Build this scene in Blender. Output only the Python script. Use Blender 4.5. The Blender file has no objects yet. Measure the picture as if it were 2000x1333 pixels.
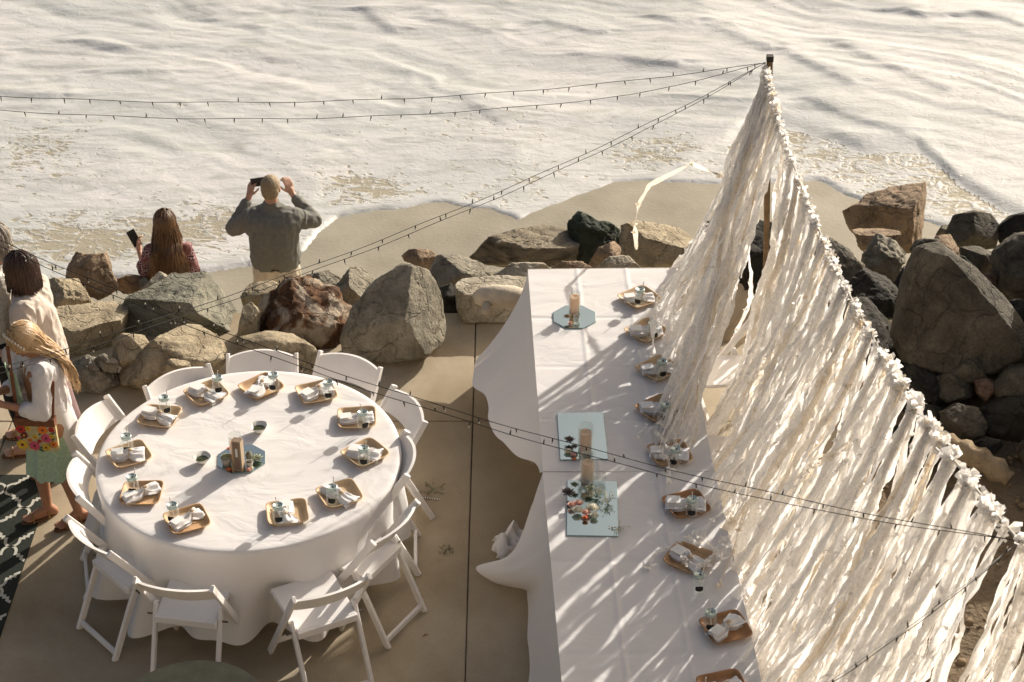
import bpy, bmesh, math, random
import numpy as np
from mathutils import Vector, Matrix
from math import sin, cos, pi, radians, atan2, sqrt, tan
rnd = random.Random(7)
rs = np.random.RandomState(11)
SC = bpy.context.scene
COL = SC.collection
# ------------------------------------------------------------------ camera, sky, sun, exposure
H, TH, FPX = 7.61, radians(33.2), 3700.0
cam = bpy.data.objects.new('camera', bpy.data.cameras.new('camera'))
COL.objects.link(cam); SC.camera = cam
cam.location = (0, 0, H); cam.rotation_euler = (radians(90) - TH, 0, 0)
cam.data.sensor_width = 36; cam.data.lens = FPX / 2000 * 36
cam.data.clip_start = .1; cam.data.clip_end = 600
cam.data.dof.use_dof = True; cam.data.dof.focus_distance = 11.6; cam.data.dof.aperture_fstop = 5.0
SUN_AZ, SUN_EL = radians(51), radians(23)
w = bpy.data.worlds.new('World'); SC.world = w; w.use_nodes = True
nt = w.node_tree; bg = nt.nodes['Background']
sky = nt.nodes.new('ShaderNodeTexSky'); sky.sky_type = 'NISHITA'; sky.sun_disc = False
sky.sun_elevation = SUN_EL; sky.sun_rotation = radians(90) - SUN_AZ
sky.air_density = 1.0; sky.dust_density = 7.0; sky.ozone_density = .2
nt.links.new(sky.outputs[0], bg.inputs[0]); bg.inputs[1].default_value = .082
sl = bpy.data.lights.new('sun', 'SUN'); sl.energy = 4.6; sl.angle = radians(.6); sl.color = (1, .935, .845)
sun = bpy.data.objects.new('sun', sl); COL.objects.link(sun)
sd = Vector((cos(SUN_AZ) * cos(SUN_EL), sin(SUN_AZ) * cos(SUN_EL), sin(SUN_EL)))
sun.rotation_euler = sd.to_track_quat('Z', 'Y').to_euler()
SC.view_settings.view_transform = 'Standard'; SC.view_settings.look = 'None'
SC.view_settings.gamma = 1; SC.view_settings.exposure = .48
SC.view_settings.use_curve_mapping = False

def U(u, v, z):
    """point of the horizontal plane z seen at photo pixel u, v"""
    a = (u - 1000) / FPX; b = (v - 666.5) / FPX
    d = Vector((a, cos(TH) - b * sin(TH), -sin(TH) - b * cos(TH)))
    t = (z - H) / d.z
    return Vector((d.x * t, d.y * t, z))
def UY(u, v, Y):
    a = (u - 1000) / FPX; b = (v - 666.5) / FPX
    d = Vector((a, cos(TH) - b * sin(TH), -sin(TH) - b * cos(TH)))
    t = Y / d.y
    return Vector((d.x * t, Y, H + d.z * t))

# ------------------------------------------------------------------ noise
_T = rs.rand(64, 64, 64).astype(np.float32)
def vn3(p):
    p = np.asarray(p, float); i = np.floor(p).astype(int); f = p - i; f = f * f * (3 - 2 * f)
    i &= 63; j = (i + 1) & 63
    x0, y0, z0 = i.T; x1, y1, z1 = j.T; fx, fy, fz = f.T
    c = lambda a, b, d: _T[a, b, d]
    a = c(x0, y0, z0) * (1 - fx) + c(x1, y0, z0) * fx; b = c(x0, y1, z0) * (1 - fx) + c(x1, y1, z0) * fx
    e = c(x0, y0, z1) * (1 - fx) + c(x1, y0, z1) * fx; g = c(x0, y1, z1) * (1 - fx) + c(x1, y1, z1) * fx
    return ((a * (1 - fy) + b * fy) * (1 - fz) + (e * (1 - fy) + g * fy) * fz) * 2 - 1
def fbm(p, o=4, k=.5):
    p = np.asarray(p, float); s = 0; a = 1; n = 0
    for q in range(o):
        s = s + a * vn3(p * 2.03 ** q + q * 17.3); n += a; a *= k
    return s / n
def sm(a, b, x):
    t = np.clip((x - a) / (b - a), 0, 1); return t * t * (3 - 2 * t)

# ------------------------------------------------------------------ materials
MATS = {}
def mat(name, col, rough=.7, spec=.3, metal=0, noise=None, bump=None, trans=0, sheen=0, alpha=None, col2=None, fac=.5, extra=None):
    """noise=(scale, spread) varies colour; bump=(scale, strength, distance)"""
    if name in MATS: return MATS[name]
    m = bpy.data.materials.new(name); m.use_nodes = True; t = m.node_tree; N = t.nodes; L = t.links
    b = N['Principled BSDF']; out = N['Material Output']
    b.inputs['Base Color'].default_value = (*col, 1); b.inputs['Roughness'].default_value = rough
    b.inputs['Specular IOR Level'].default_value = spec; b.inputs['Metallic'].default_value = metal
    if sheen: b.inputs['Sheen Weight'].default_value = sheen
    tc = N.new('ShaderNodeTexCoord')
    if noise:
        n = N.new('ShaderNodeTexNoise'); n.inputs['Scale'].default_value = noise[0]; n.inputs['Detail'].default_value = 6
        n.inputs['Roughness'].default_value = .62
        L.new(tc.outputs['Object'], n.inputs['Vector'])
        r = N.new('ShaderNodeValToRGB'); r.color_ramp.elements[0].position = .5 - fac * .4; r.color_ramp.elements[1].position = .5 + fac * .4
        c2 = col2 or tuple(min(1, c * (1 + noise[1])) for c in col); c1 = col if col2 else tuple(c * (1 - noise[1]) for c in col)
        r.color_ramp.elements[0].color = (*c1, 1); r.color_ramp.elements[1].color = (*c2, 1)
        L.new(n.outputs['Fac'], r.inputs[0]); L.new(r.outputs[0], b.inputs['Base Color'])
    if bump:
        n2 = N.new('ShaderNodeTexNoise'); n2.inputs['Scale'].default_value = bump[0]; n2.inputs['Detail'].default_value = 8
        L.new(tc.outputs['Object'], n2.inputs['Vector'])
        bp = N.new('ShaderNodeBump'); bp.inputs['Strength'].default_value = bump[1]; bp.inputs['Distance'].default_value = bump[2]
        L.new(n2.outputs['Fac'], bp.inputs['Height']); L.new(bp.outputs[0], b.inputs['Normal'])
    if trans:
        tr = N.new('ShaderNodeBsdfTranslucent'); tr.inputs[0].default_value = (*col, 1)
        mx = N.new('ShaderNodeMixShader'); mx.inputs[0].default_value = trans
        L.new(b.outputs[0], mx.inputs[1]); L.new(tr.outputs[0], mx.inputs[2]); L.new(mx.outputs[0], out.inputs[0])
    if alpha is not None:
        tp = N.new('ShaderNodeBsdfTransparent'); tp.inputs[0].default_value = (.97, .985, .98, 1)
        fr = N.new('ShaderNodeLayerWeight'); fr.inputs[0].default_value = .35
        mm = N.new('ShaderNodeMath'); mm.operation = 'MULTIPLY_ADD'; mm.inputs[1].default_value = .28; mm.inputs[2].default_value = alpha
        L.new(fr.outputs['Facing'], mm.inputs[0])
        mx = N.new('ShaderNodeMixShader'); L.new(mm.outputs[0], mx.inputs[0])
        L.new(tp.outputs[0], mx.inputs[1]); L.new(b.outputs[0], mx.inputs[2]); L.new(mx.outputs[0], out.inputs[0])
    MATS[name] = m
    if extra: extra(m, N, L, b, tc, out)
    return m

def fabric_extra(m, N, L, b, tc, out):
    # weave and soft creases
    w1 = N.new('ShaderNodeTexNoise'); w1.inputs['Scale'].default_value = 3.2; w1.inputs['Detail'].default_value = 3
    w1.inputs['Distortion'].default_value = .8
    mp = N.new('ShaderNodeMapping'); mp.inputs['Scale'].default_value = (1, 1.6, 1); L.new(tc.outputs['Object'], mp.inputs[0]); L.new(mp.outputs[0], w1.inputs['Vector'])
    w2 = N.new('ShaderNodeTexNoise'); w2.inputs['Scale'].default_value = 160; w2.inputs['Detail'].default_value = 2; L.new(tc.outputs['Object'], w2.inputs['Vector'])
    b1 = N.new('ShaderNodeBump'); b1.inputs['Strength'].default_value = .35; b1.inputs['Distance'].default_value = .035; L.new(w1.outputs['Fac'], b1.inputs['Height'])
    b2 = N.new('ShaderNodeBump'); b2.inputs['Strength'].default_value = .35; b2.inputs['Distance'].default_value = .002; L.new(w2.outputs['Fac'], b2.inputs['Height'])
    L.new(b1.outputs[0], b2.inputs['Normal']); L.new(b2.outputs[0], b.inputs['Normal'])
CLOTH = mat('white_linen', (.82, .79, .765), .85, .15, sheen=.1, trans=.16, extra=fabric_extra)
WHITE = mat('white_resin', (.80, .76, .72), .42, .35, noise=(6, .04), bump=(60, .08, .001))
def gauze(m, N, L, b, tc, out):
    src = out.inputs[0].links[0].from_socket; tp = N.new('ShaderNodeBsdfTransparent'); mx = N.new('ShaderNodeMixShader')
    nz = N.new('ShaderNodeTexNoise'); nz.inputs['Scale'].default_value = 60; nz.inputs['Detail'].default_value = 4; L.new(tc.outputs['Object'], nz.inputs['Vector'])
    mr = N.new('ShaderNodeMapRange'); mr.inputs[1].default_value = .35; mr.inputs[2].default_value = .75; mr.inputs[3].default_value = .02; mr.inputs[4].default_value = .28; L.new(nz.outputs['Fac'], mr.inputs[0]); L.new(mr.outputs[0], mx.inputs[0])
    L.new(src, mx.inputs[1]); L.new(tp.outputs[0], mx.inputs[2]); L.new(mx.outputs[0], out.inputs[0])
MUSLIN = mat('muslin', (.92, .90, .87), .85, .1, trans=.6, noise=(2.5, .03), bump=(38, 1.0, .012), extra=gauze)
MUSLIN2 = mat('muslin_cream', (.87, .79, .67), .85, .1, trans=.6, noise=(6, .14), bump=(38, 1.0, .012), extra=gauze)
def conc(m, N, L, b, tc, out):
    n = N.new('ShaderNodeTexNoise'); n.inputs['Scale'].default_value = 1.1; n.inputs['Detail'].default_value = 10; n.inputs['Roughness'].default_value = .72
    L.new(tc.outputs['Object'], n.inputs['Vector'])
    r = N.new('ShaderNodeValToRGB'); e = r.color_ramp.elements
    e[0].position = .28; e[0].color = (.36, .285, .185, 1); e[1].position = .72; e[1].color = (.54, .445, .31, 1)
    q = e.new(.5); q.color = (.46, .375, .255, 1)
    L.new(n.outputs['Fac'], r.inputs[0])
    g = N.new('ShaderNodeTexNoise'); g.inputs['Scale'].default_value = 90; g.inputs['Detail'].default_value = 4; L.new(tc.outputs['Object'], g.inputs['Vector'])
    mx = N.new('ShaderNodeMixRGB'); mx.blend_type = 'MULTIPLY'; mx.inputs[0].default_value = .35
    L.new(r.outputs[0], mx.inputs[1]); L.new(g.outputs['Fac'], mx.inputs[2])
    st = N.new('ShaderNodeTexVoronoi'); st.inputs['Scale'].default_value = 2.6; L.new(tc.outputs['Object'], st.inputs['Vector'])
    bl = N.new('ShaderNodeTexNoise'); bl.inputs['Scale'].default_value = .55; bl.inputs['Detail'].default_value = 6; bl.inputs['Distortion'].default_value = .8; L.new(tc.outputs['Object'], bl.inputs['Vector'])
    r3 = N.new('ShaderNodeValToRGB'); r3.color_ramp.elements[0].position = .36; r3.color_ramp.elements[0].color = (.74, .70, .64, 1); r3.color_ramp.elements[1].position = .52; r3.color_ramp.elements[1].color = (1, 1, 1, 1); L.new(bl.outputs['Fac'], r3.inputs[0])
    m3 = N.new('ShaderNodeMixRGB'); m3.blend_type = 'MULTIPLY'; m3.inputs[0].default_value = 1; L.new(mx.outputs[0], m3.inputs[1]); L.new(r3.outputs[0], m3.inputs[2]); mx = m3
    r2 = N.new('ShaderNodeValToRGB'); r2.color_ramp.elements[0].position = .02; r2.color_ramp.elements[0].color = (.6, .56, .5, 1); r2.color_ramp.elements[1].position = .09
    L.new(st.outputs['Distance'], r2.inputs[0])
    m2 = N.new('ShaderNodeMixRGB'); m2.blend_type = 'MULTIPLY'; m2.inputs[0].default_value = .35; L.new(mx.outputs[0], m2.inputs[1]); L.new(r2.outputs[0], m2.inputs[2])
    gm = N.new('ShaderNodeGamma'); gm.inputs[1].default_value = .92; L.new(m2.outputs[0], gm.inputs[0])
    L.new(gm.outputs[0], b.inputs['Base Color'])
    bp = N.new('ShaderNodeBump'); bp.inputs['Strength'].default_value = .25; bp.inputs['Distance'].default_value = .004; L.new(g.outputs['Fac'], bp.inputs['Height']); L.new(bp.outputs[0], b.inputs['Normal'])
CONC = mat('concrete', (.4, .33, .23), .8, .25, extra=conc)

def rockmat(name, c1, c2, c3, vein=None, scale=3, spots=.5, strata=0, bumpd=.03):
    m = bpy.data.materials.new(name); m.use_nodes = True; t = m.node_tree; N = t.nodes; L = t.links; b = N['Principled BSDF']
    b.inputs['Roughness'].default_value = .82; b.inputs['Specular IOR Level'].default_value = .25
    tc = N.new('ShaderNodeTexCoord'); src = tc.outputs['Object']
    if strata:
        mp = N.new('ShaderNodeMapping'); mp.inputs['Scale'].default_value = (1, 1, strata); mp.inputs['Rotation'].default_value = (.35, .25, 0); L.new(src, mp.inputs[0]); src = mp.outputs[0]
    n = N.new('ShaderNodeTexNoise'); n.inputs['Scale'].default_value = scale; n.inputs['Detail'].default_value = 10; n.inputs['Roughness'].default_value = .65; n.inputs['Distortion'].default_value = .4
    L.new(src, n.inputs['Vector'])
    r = N.new('ShaderNodeValToRGB'); e = r.color_ramp.elements
    e[0].position = .34; e[0].color = (*c1, 1); e[1].position = .68; e[1].color = (*c3, 1); q = e.new(.5); q.color = (*c2, 1)
    L.new(n.outputs['Fac'], r.inputs[0]); last = r.outputs[0]
    g = N.new('ShaderNodeTexNoise'); g.inputs['Scale'].default_value = 55; g.inputs['Detail'].default_value = 5; L.new(src, g.inputs['Vector'])
    rg = N.new('ShaderNodeValToRGB'); rg.color_ramp.elements[0].position = .36; rg.color_ramp.elements[0].color = (.5, .5, .5, 1); rg.color_ramp.elements[1].position = .6; rg.color_ramp.elements[1].color = (1.0, 1.0, 1.0, 1)
    L.new(g.outputs['Fac'], rg.inputs[0])
    mx = N.new('ShaderNodeMixRGB'); mx.blend_type = 'MULTIPLY'; mx.inputs[0].default_value = spots; L.new(last, mx.inputs[1]); L.new(rg.outputs[0], mx.inputs[2]); last = mx.outputs[0]
    if vein:
        vn = N.new('ShaderNodeTexNoise'); vn.inputs['Scale'].default_value = 3.4; vn.inputs['Detail'].default_value = 6; vn.inputs['Distortion'].default_value = 1.2; L.new(tc.outputs['Object'], vn.inputs['Vector'])
        vr = N.new('ShaderNodeValToRGB'); vr.color_ramp.elements[0].position = .45; vr.color_ramp.elements[0].color = (0, 0, 0, 1); vr.color_ramp.elements[1].position = .55; vr.color_ramp.elements[1].color = (1, 1, 1, 1)
        L.new(vn.outputs['Fac'], vr.inputs[0])
        m3 = N.new('ShaderNodeMixRGB'); L.new(vr.outputs[0], m3.inputs[0]); L.new(last, m3.inputs[1]); m3.inputs[2].default_value = (*vein, 1); last = m3.outputs[0]
    L.new(last, b.inputs['Base Color'])
    big = N.new('ShaderNodeTexNoise'); big.inputs['Scale'].default_value = scale * 3; big.inputs['Detail'].default_value = 12; big.inputs['Roughness'].default_value = .68; L.new(src, big.inputs['Vector'])
    bp = N.new('ShaderNodeBump'); bp.inputs['Strength'].default_value = .9; bp.inputs['Distance'].default_value = bumpd * 1.6; L.new(big.outputs['Fac'], bp.inputs['Height'])
    cr = N.new('ShaderNodeTexVoronoi'); cr.feature = 'DISTANCE_TO_EDGE'; cr.inputs['Scale'].default_value = 2.6
    cd = N.new('ShaderNodeTexNoise'); cd.inputs['Scale'].default_value = 4; cd.inputs['Detail'].default_value = 6; L.new(src, cd.inputs['Vector'])
    cv = N.new('ShaderNodeVectorMath'); cv.operation = 'MULTIPLY_ADD'; cv.inputs[1].default_value = (.5, .5, .5); L.new(cd.outputs['Color'], cv.inputs[0]); L.new(src, cv.inputs[2]); L.new(cv.outputs[0], cr.inputs['Vector'])
    ce = N.new('ShaderNodeMapRange'); ce.inputs[2].default_value = .035; L.new(cr.outputs['Distance'], ce.inputs[0])
    b3 = N.new('ShaderNodeBump'); b3.inputs['Strength'].default_value = .8; b3.inputs['Distance'].default_value = .018; L.new(ce.outputs[0], b3.inputs['Height']); L.new(bp.outputs[0], b3.inputs['Normal'])
    b2 = N.new('ShaderNodeBump'); b2.inputs['Strength'].default_value = .6; b2.inputs['Distance'].default_value = .008; L.new(g.outputs['Fac'], b2.inputs['Height']); L.new(b3.outputs[0], b2.inputs['Normal'])
    L.new(b2.outputs[0], b.inputs['Normal'])
    return m
RM = dict(
    tan=rockmat('tan_sandstone', (.24, .19, .12), (.40, .33, .22), (.52, .44, .31)),
    grey=rockmat('grey_granite', (.14, .125, .09), (.28, .25, .19), (.42, .385, .30)),
    greygreen=rockmat('green_grey_stone', (.13, .125, .095), (.24, .23, .175), (.36, .335, .255), strata=2.2),
    brown=rockmat('brown_sandstone', (.19, .13, .08), (.33, .235, .15), (.44, .325, .21)),
    rust=rockmat('rusty_marbled_stone', (.035, .02, .012), (.13, .06, .025), (.24, .12, .05), vein=(.38, .31, .23)),
    dark=rockmat('dark_shaded_stone', (.022, .020, .015), (.045, .040, .030), (.075, .066, .050), spots=.4),  # dark rocks; shade of crevices and shadowed rocks is put into this colour
    darkbrown=rockmat('dark_brown_stone', (.06, .052, .038), (.12, .105, .078), (.20, .175, .13), spots=.5),
    darkgreen=rockmat('dark_green_stone', (.022, .028, .018), (.045, .055, .037), (.085, .09, .062)),
    strata=rockmat('layered_shale', (.08, .065, .045), (.27, .225, .155), (.43, .36, .26), strata=4.5, bumpd=.05),
    pale=rockmat('pale_limestone', (.30, .26, .185), (.41, .36, .275), (.5, .45, .36)),
    pink=rockmat('pink_stone', (.14, .085, .055), (.22, .14, .10), (.27, .18, .13)))

# ------------------------------------------------------------------ object helpers
def mk(name, v, f, m, parent=None, smooth=False, loc=None):
    me = bpy.data.meshes.new(name); me.from_pydata([tuple(map(float, p)) for p in v], [], [tuple(map(int, q)) for q in f]); me.update()
    if m: me.materials.append(m)
    if smooth: me.polygons.foreach_set('use_smooth', [True] * len(me.polygons))
    o = bpy.data.objects.new(name, me); COL.objects.link(o)
    if parent: o.parent = parent
    if loc is not None: o.location = loc
    return o
def thing(name, label, cat, loc=(0, 0, 0), rz=0, group=None):
    o = bpy.data.objects.new(name, None); COL.objects.link(o); o.location = loc; o.rotation_euler = (0, 0, rz)
    o.empty_display_size = .1
    return tag(o, label, cat, group)
def tag(o, label, cat, group=None, kind=None):
    if label: o['label'] = label
    if cat: o['category'] = cat
    if group: o['group'] = group
    if kind: o['kind'] = kind
    return o
def struct(o): o['kind'] = 'structure'; return o
def stuff(o, label=None, cat=None): return tag(o, label, cat, None, 'stuff')
def dup(o, parent=None):
    c = o.copy(); COL.objects.link(c); c.parent = parent
    for ch in list(o.children): dup(ch, c)
    return c

class G:
    """geometry gatherer"""
    def __init__(s): s.v = []; s.f = []
    def add(s, v, f):
        n = len(s.v); s.v += [tuple(p) for p in v]; s.f += [tuple(i + n for i in q) for q in f]; return s
    def box(s, c, d, R=None):
        x, y, z = d[0] / 2, d[1] / 2, d[2] / 2
        P = [Vector((a * x, b * y, e * z)) for a in (-1, 1) for b in (-1, 1) for e in (-1, 1)]
        if R: P = [R @ p for p in P]
        P = [p + Vector(c) for p in P]
        return s.add(P, [(0, 1, 3, 2), (4, 6, 7, 5), (0, 4, 5, 1), (2, 3, 7, 6), (0, 2, 6, 4), (1, 5, 7, 3)])
    def beam(s, a, b, w, d, side=Vector((1, 0, 0)), r=.35):
        """rounded-edge bar from a to b; w along side, d across"""
        a = Vector(a); b = Vector(b); ax = (b - a).normalized(); sd_ = (side - ax * side.dot(ax)).normalized(); up = ax.cross(sd_)
        k = min(w, d) * r / 2; hw, hd = w / 2, d / 2
        sec = [(-hw + k, -hd), (hw - k, -hd), (hw, -hd + k), (hw, hd - k), (hw - k, hd), (-hw + k, hd), (-hw, hd - k), (-hw, -hd + k)]
        P = []
        L_ = (b - a).length; e = k
        for t, sc in ((0, .8), (e, 1), (L_ - e, 1), (L_, .8)):
            P += [a + ax * t + sd_ * x * sc + up * y * sc for x, y in sec]
        F = [(q * 8 + i, q * 8 + (i + 1) % 8, q * 8 + 8 + (i + 1) % 8, q * 8 + 8 + i) for q in range(3) for i in range(8)]
        F += [tuple(reversed(range(8))), tuple(range(24, 32))]
        return s.add(P, F)
    def tube(s, pts, rad, n=8, cap=True):
        pts = [Vector(p) for p in pts]; m = len(pts)
        rad = rad if hasattr(rad, '__len__') else [rad] * m
        P = []; prev = None
        for i, p in enumerate(pts):
            t = (pts[min(i + 1, m - 1)] - pts[max(i - 1, 0)]).normalized()
            if prev is None:
                a = Vector((0, 0, 1)) if abs(t.z) < .9 else Vector((1, 0, 0)); x = t.cross(a).normalized()
            else: x = (prev - t * prev.dot(t)).normalized()
            prev = x; y = t.cross(x)
            P += [p + (x * cos(2 * pi * j / n) + y * sin(2 * pi * j / n)) * rad[i] for j in range(n)]
        F = [(i * n + j, i * n + (j + 1) % n, (i + 1) * n + (j + 1) % n, (i + 1) * n + j) for i in range(m - 1) for j in range(n)]
        if cap: F += [tuple(reversed(range(n))), tuple(range((m - 1) * n, m * n))]
        return s.add(P, F)
    def lathe(s, prof, n=24, c=(0, 0, 0), sx=1, sy=1):
        c = Vector(c); P = []; m = len(prof)
        for r, z in prof: P += [c + Vector((r * cos(2 * pi * j / n) * sx, r * sin(2 * pi * j / n) * sy, z)) for j in range(n)]
        F = [(i * n + j, i * n + (j + 1) % n, (i + 1) * n + (j + 1) % n, (i + 1) * n + j) for i in range(m - 1) for j in range(n)]
        if prof[0][0] > 1e-6: F.append(tuple(reversed(range(n))))
        if prof[-1][0] > 1e-6: F.append(tuple(range((m - 1) * n, m * n)))
        return s.add(P, F)
    def grid(s, fn, nu, nv, closed=False):
        P = [fn(i / (nu if closed else nu - 1), j / (nv - 1)) for j in range(nv) for i in range(nu)]
        F = [(j * nu + i, j * nu + (i + 1) % nu, (j + 1) * nu + (i + 1) % nu, (j + 1) * nu + i) for j in range(nv - 1) for i in range(nu if closed else nu - 1)]
        return s.add(P, F)
    def ball(s, c, r, n=10, m=7, R=None):
        c = Vector(c); r = r if hasattr(r, '__len__') else (r, r, r); P = []
        for i in range(m + 1):
            a = pi * i / m
            for j in range(n):
                p = Vector((sin(a) * cos(2 * pi * j / n) * r[0], sin(a) * sin(2 * pi * j / n) * r[1], cos(a) * r[2]))
                P.append(c + (R @ p if R else p))
        F = [(i * n + j, (i + 1) * n + j, (i + 1) * n + (j + 1) % n, i * n + (j + 1) % n) for i in range(m) for j in range(n)]
        return s.add(P, F)
    def obj(s, name, m, parent=None, smooth=False, loc=None): return mk(name, s.v, s.f, m, parent, smooth, loc)
def ico(sub):
    bm = bmesh.new(); bmesh.ops.create_icosphere(bm, subdivisions=sub, radius=1)
    v = np.array([p.co[:] for p in bm.verts]); f = [[q.index for q in x.verts] for x in bm.faces]; bm.free(); return v, f
ICO = {k: ico(k) for k in (2, 3, 4, 5, 6)}

# ------------------------------------------------------------------ ground: beach and dirt
def ground_z(x, y):
    x = np.asarray(x, float); y = np.asarray(y, float)
    z = -.07 - 1.5 * sm(12.0, 13.7, y) - .055 * np.clip(y - 13.7, 0, 9) - .02 * np.clip(y - 22.7, 0, 60)
    return z
def grid_mesh(name, xs, ys, zf, m):
    X, Y = np.meshgrid(xs, ys); Z = zf(X, Y); nx, ny = len(xs), len(ys)
    v = np.stack([X, Y, Z], -1).reshape(-1, 3)
    i = np.arange(nx * ny).reshape(ny, nx); f = np.stack([i[:-1, :-1], i[:-1, 1:], i[1:, 1:], i[1:, :-1]], -1).reshape(-1, 4)
    me = bpy.data.meshes.new(name); me.vertices.add(len(v)); me.vertices.foreach_set('co', v.ravel())
    me.loops.add(f.size); me.loops.foreach_set('vertex_index', f.ravel()); me.polygons.add(len(f))
    me.polygons.foreach_set('loop_start', np.arange(0, f.size, 4)); me.update(calc_edges=True); me.materials.append(m)
    me.polygons.foreach_set('use_smooth', [True] * len(f))
    o = bpy.data.objects.new(name, me); COL.objects.link(o); return o, v
def axis(lo, hi, step, far_lo, far_hi):
    c = list(np.arange(lo, hi, step)); a = lo; k = step; L_ = []
    while a > far_lo: k *= 1.35; a -= k; L_.append(a)
    b = c[-1]; k = step; R_ = []
    while b < far_hi: k *= 1.35; b += k; R_.append(b)
    return np.array(L_[::-1] + c + R_)
def sandx(m, N, L, b, tc, out):
    sep = N.new('ShaderNodeSeparateXYZ'); L.new(tc.outputs['Object'], sep.inputs[0])
    n = N.new('ShaderNodeTexNoise'); n.inputs['Scale'].default_value = 1.6; n.inputs['Detail'].default_value = 8; L.new(tc.outputs['Object'], n.inputs['Vector'])
    wet = N.new('ShaderNodeValToRGB'); wet.color_ramp.elements[0].position = .3; wet.color_ramp.elements[0].color = (.255, .225, .165, 1); wet.color_ramp.elements[1].position = .7; wet.color_ramp.elements[1].color = (.36, .325, .25, 1)
    dry = N.new('ShaderNodeValToRGB'); dry.color_ramp.elements[0].position = .3; dry.color_ramp.elements[0].color = (.11, .078, .045, 1); dry.color_ramp.elements[1].position = .7; dry.color_ramp.elements[1].color = (.25, .185, .115, 1)
    L.new(n.outputs['Fac'], wet.inputs[0]); L.new(n.outputs['Fac'], dry.inputs[0])
    mr = N.new('ShaderNodeMapRange'); mr.inputs[1].default_value = 12.4; mr.inputs[2].default_value = 13.3; L.new(sep.outputs['Y'], mr.inputs[0])
    mx = N.new('ShaderNodeMixRGB'); L.new(mr.outputs[0], mx.inputs[0]); L.new(dry.outputs[0], mx.inputs[1]); L.new(wet.outputs[0], mx.inputs[2])
    L.new(mx.outputs[0], b.inputs['Base Color'])
    r2 = N.new('ShaderNodeMapRange'); r2.inputs[1].default_value = 12.6; r2.inputs[2].default_value = 14; r2.inputs[3].default_value = .95; r2.inputs[4].default_value = .36; L.new(sep.outputs['Y'], r2.inputs[0]); L.new(r2.outputs[0], b.inputs['Roughness'])
    g = N.new('ShaderNodeTexNoise'); g.inputs['Scale'].default_value = 26; g.inputs['Detail'].default_value = 8; L.new(tc.outputs['Object'], g.inputs['Vector'])
    inv = N.new('ShaderNodeMapRange'); inv.inputs[1].default_value = 12.4; inv.inputs[2].default_value = 13.6; inv.inputs[3].default_value = .9; inv.inputs[4].default_value = .12; L.new(sep.outputs['Y'], inv.inputs[0])
    bp = N.new('ShaderNodeBump'); bp.inputs['Distance'].default_value = .03; L.new(inv.outputs[0], bp.inputs['Strength']); L.new(g.outputs['Fac'], bp.inputs['Height']); L.new(bp.outputs[0], b.inputs['Normal'])
SAND = mat('beach_sand', (.3, .25, .17), .6, .35, extra=sandx)
def gz(X, Y):
    z = ground_z(X, Y)
    p = np.stack([X.ravel(), Y.ravel(), X.ravel() * 0], -1)
    n = (fbm(p * 1.5, 3) * .05 + fbm(p * 14, 2) * .016).reshape(X.shape)
    return z + n * (1 - sm(12.6, 13.6, Y)) * .8 + (fbm(p * .5, 2).reshape(X.shape)) * .03
beach, _ = grid_mesh('ground', axis(-5, 5, .06, -400, 400), axis(6, 18, .06, -30, 500), gz, SAND); struct(beach)

# ------------------------------------------------------------------ sea
def poly_world(px, z=-1.72): return np.array([U(u, v, z)[:2] for u, v in px])
SHORE = poly_world([(-900, 640), (-300, 600), (0, 575), (200, 560), (400, 545), (500, 530), (590, 500), (620, 462), (660, 432), (740, 415), (800, 413), (865, 402), (925, 410), (960, 408), (1012, 432), (1045, 408), (1110, 380), (1200, 346), (1260, 345), (1340, 352), (1390, 352), (1450, 350), (1600, 345), (1700, 395), (1830, 440), (1960, 470), (2200, 520), (2700, 560)])
FRONT = poly_world([(1180, 330), (1240, 345), (1340, 335), (1420, 285), (1480, 220), (1560, 245), (1620, 262), (1690, 296), (1800, 294), (1840, 325), (1875, 362), (1960, 415), (2100, 470), (2500, 530)])
def poly_y(P, x): return np.interp(x, P[:, 0], P[:, 1])
def pxline(pts, sc=1.0):
    return poly_world(pts, -1.9)
RIDGES = [(pxline([(1590, 215), (1640, 240), (1700, 262), (1760, 280)]), .05), (pxline([(910, 205), (945, 225), (985, 255)]), .045), (pxline([(1150, 112), (1210, 115), (1260, 128), (1320, 135)]), .06),
          (pxline([(1540, 110), (1590, 140), (1660, 175)]), .05), (pxline([(1400, 55), (1470, 90), (1500, 100)]), .05), (pxline([(1640, 90), (1700, 120), (1780, 160), (1850, 190)]), .04), (pxline([(180, 82), (250, 92), (310, 92)]), .05),
          (pxline([(70, 97), (120, 92), (170, 97)]), .04), (pxline([(430, 30), (480, 40), (520, 55)]), .045), (pxline([(720, 10), (745, 35), (770, 50)]), .06), (pxline([(840, 28), (900, 38), (960, 55)]), .05), (pxline([(200, 150), (290, 142), (330, 150)]), .04), (pxline([(540, 120), (620, 115), (650, 122)]), .035),
          (pxline([(1080, 40), (1140, 55), (1180, 60)]), .05), (pxline([(1290, 30), (1330, 45), (1350, 45)]), .06), (pxline([(1780, 20), (1810, 34), (1840, 30)]), .07), (pxline([(1920, 25), (1970, 35), (2000, 50)]), .06), (pxline([(0, 190), (60, 196), (110, 200)]), .05)]
def seg_dist(P, X, Y):
    """distance to polyline and signed offset (positive = seaward)"""
    d = np.full(X.shape, 9.0); s = np.zeros(X.shape)
    for a, b in zip(P[:-1], P[1:]):
        ab = b - a; t = np.clip(((X - a[0]) * ab[0] + (Y - a[1]) * ab[1]) / (ab @ ab), 0, 1)
        dx = X - a[0] - t * ab[0]; dy = Y - a[1] - t * ab[1]; q = np.hypot(dx, dy); m_ = q < d
        d = np.where(m_, q, d); s = np.where(m_, dy, s)
    return d, s
WAVE = {}
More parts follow.
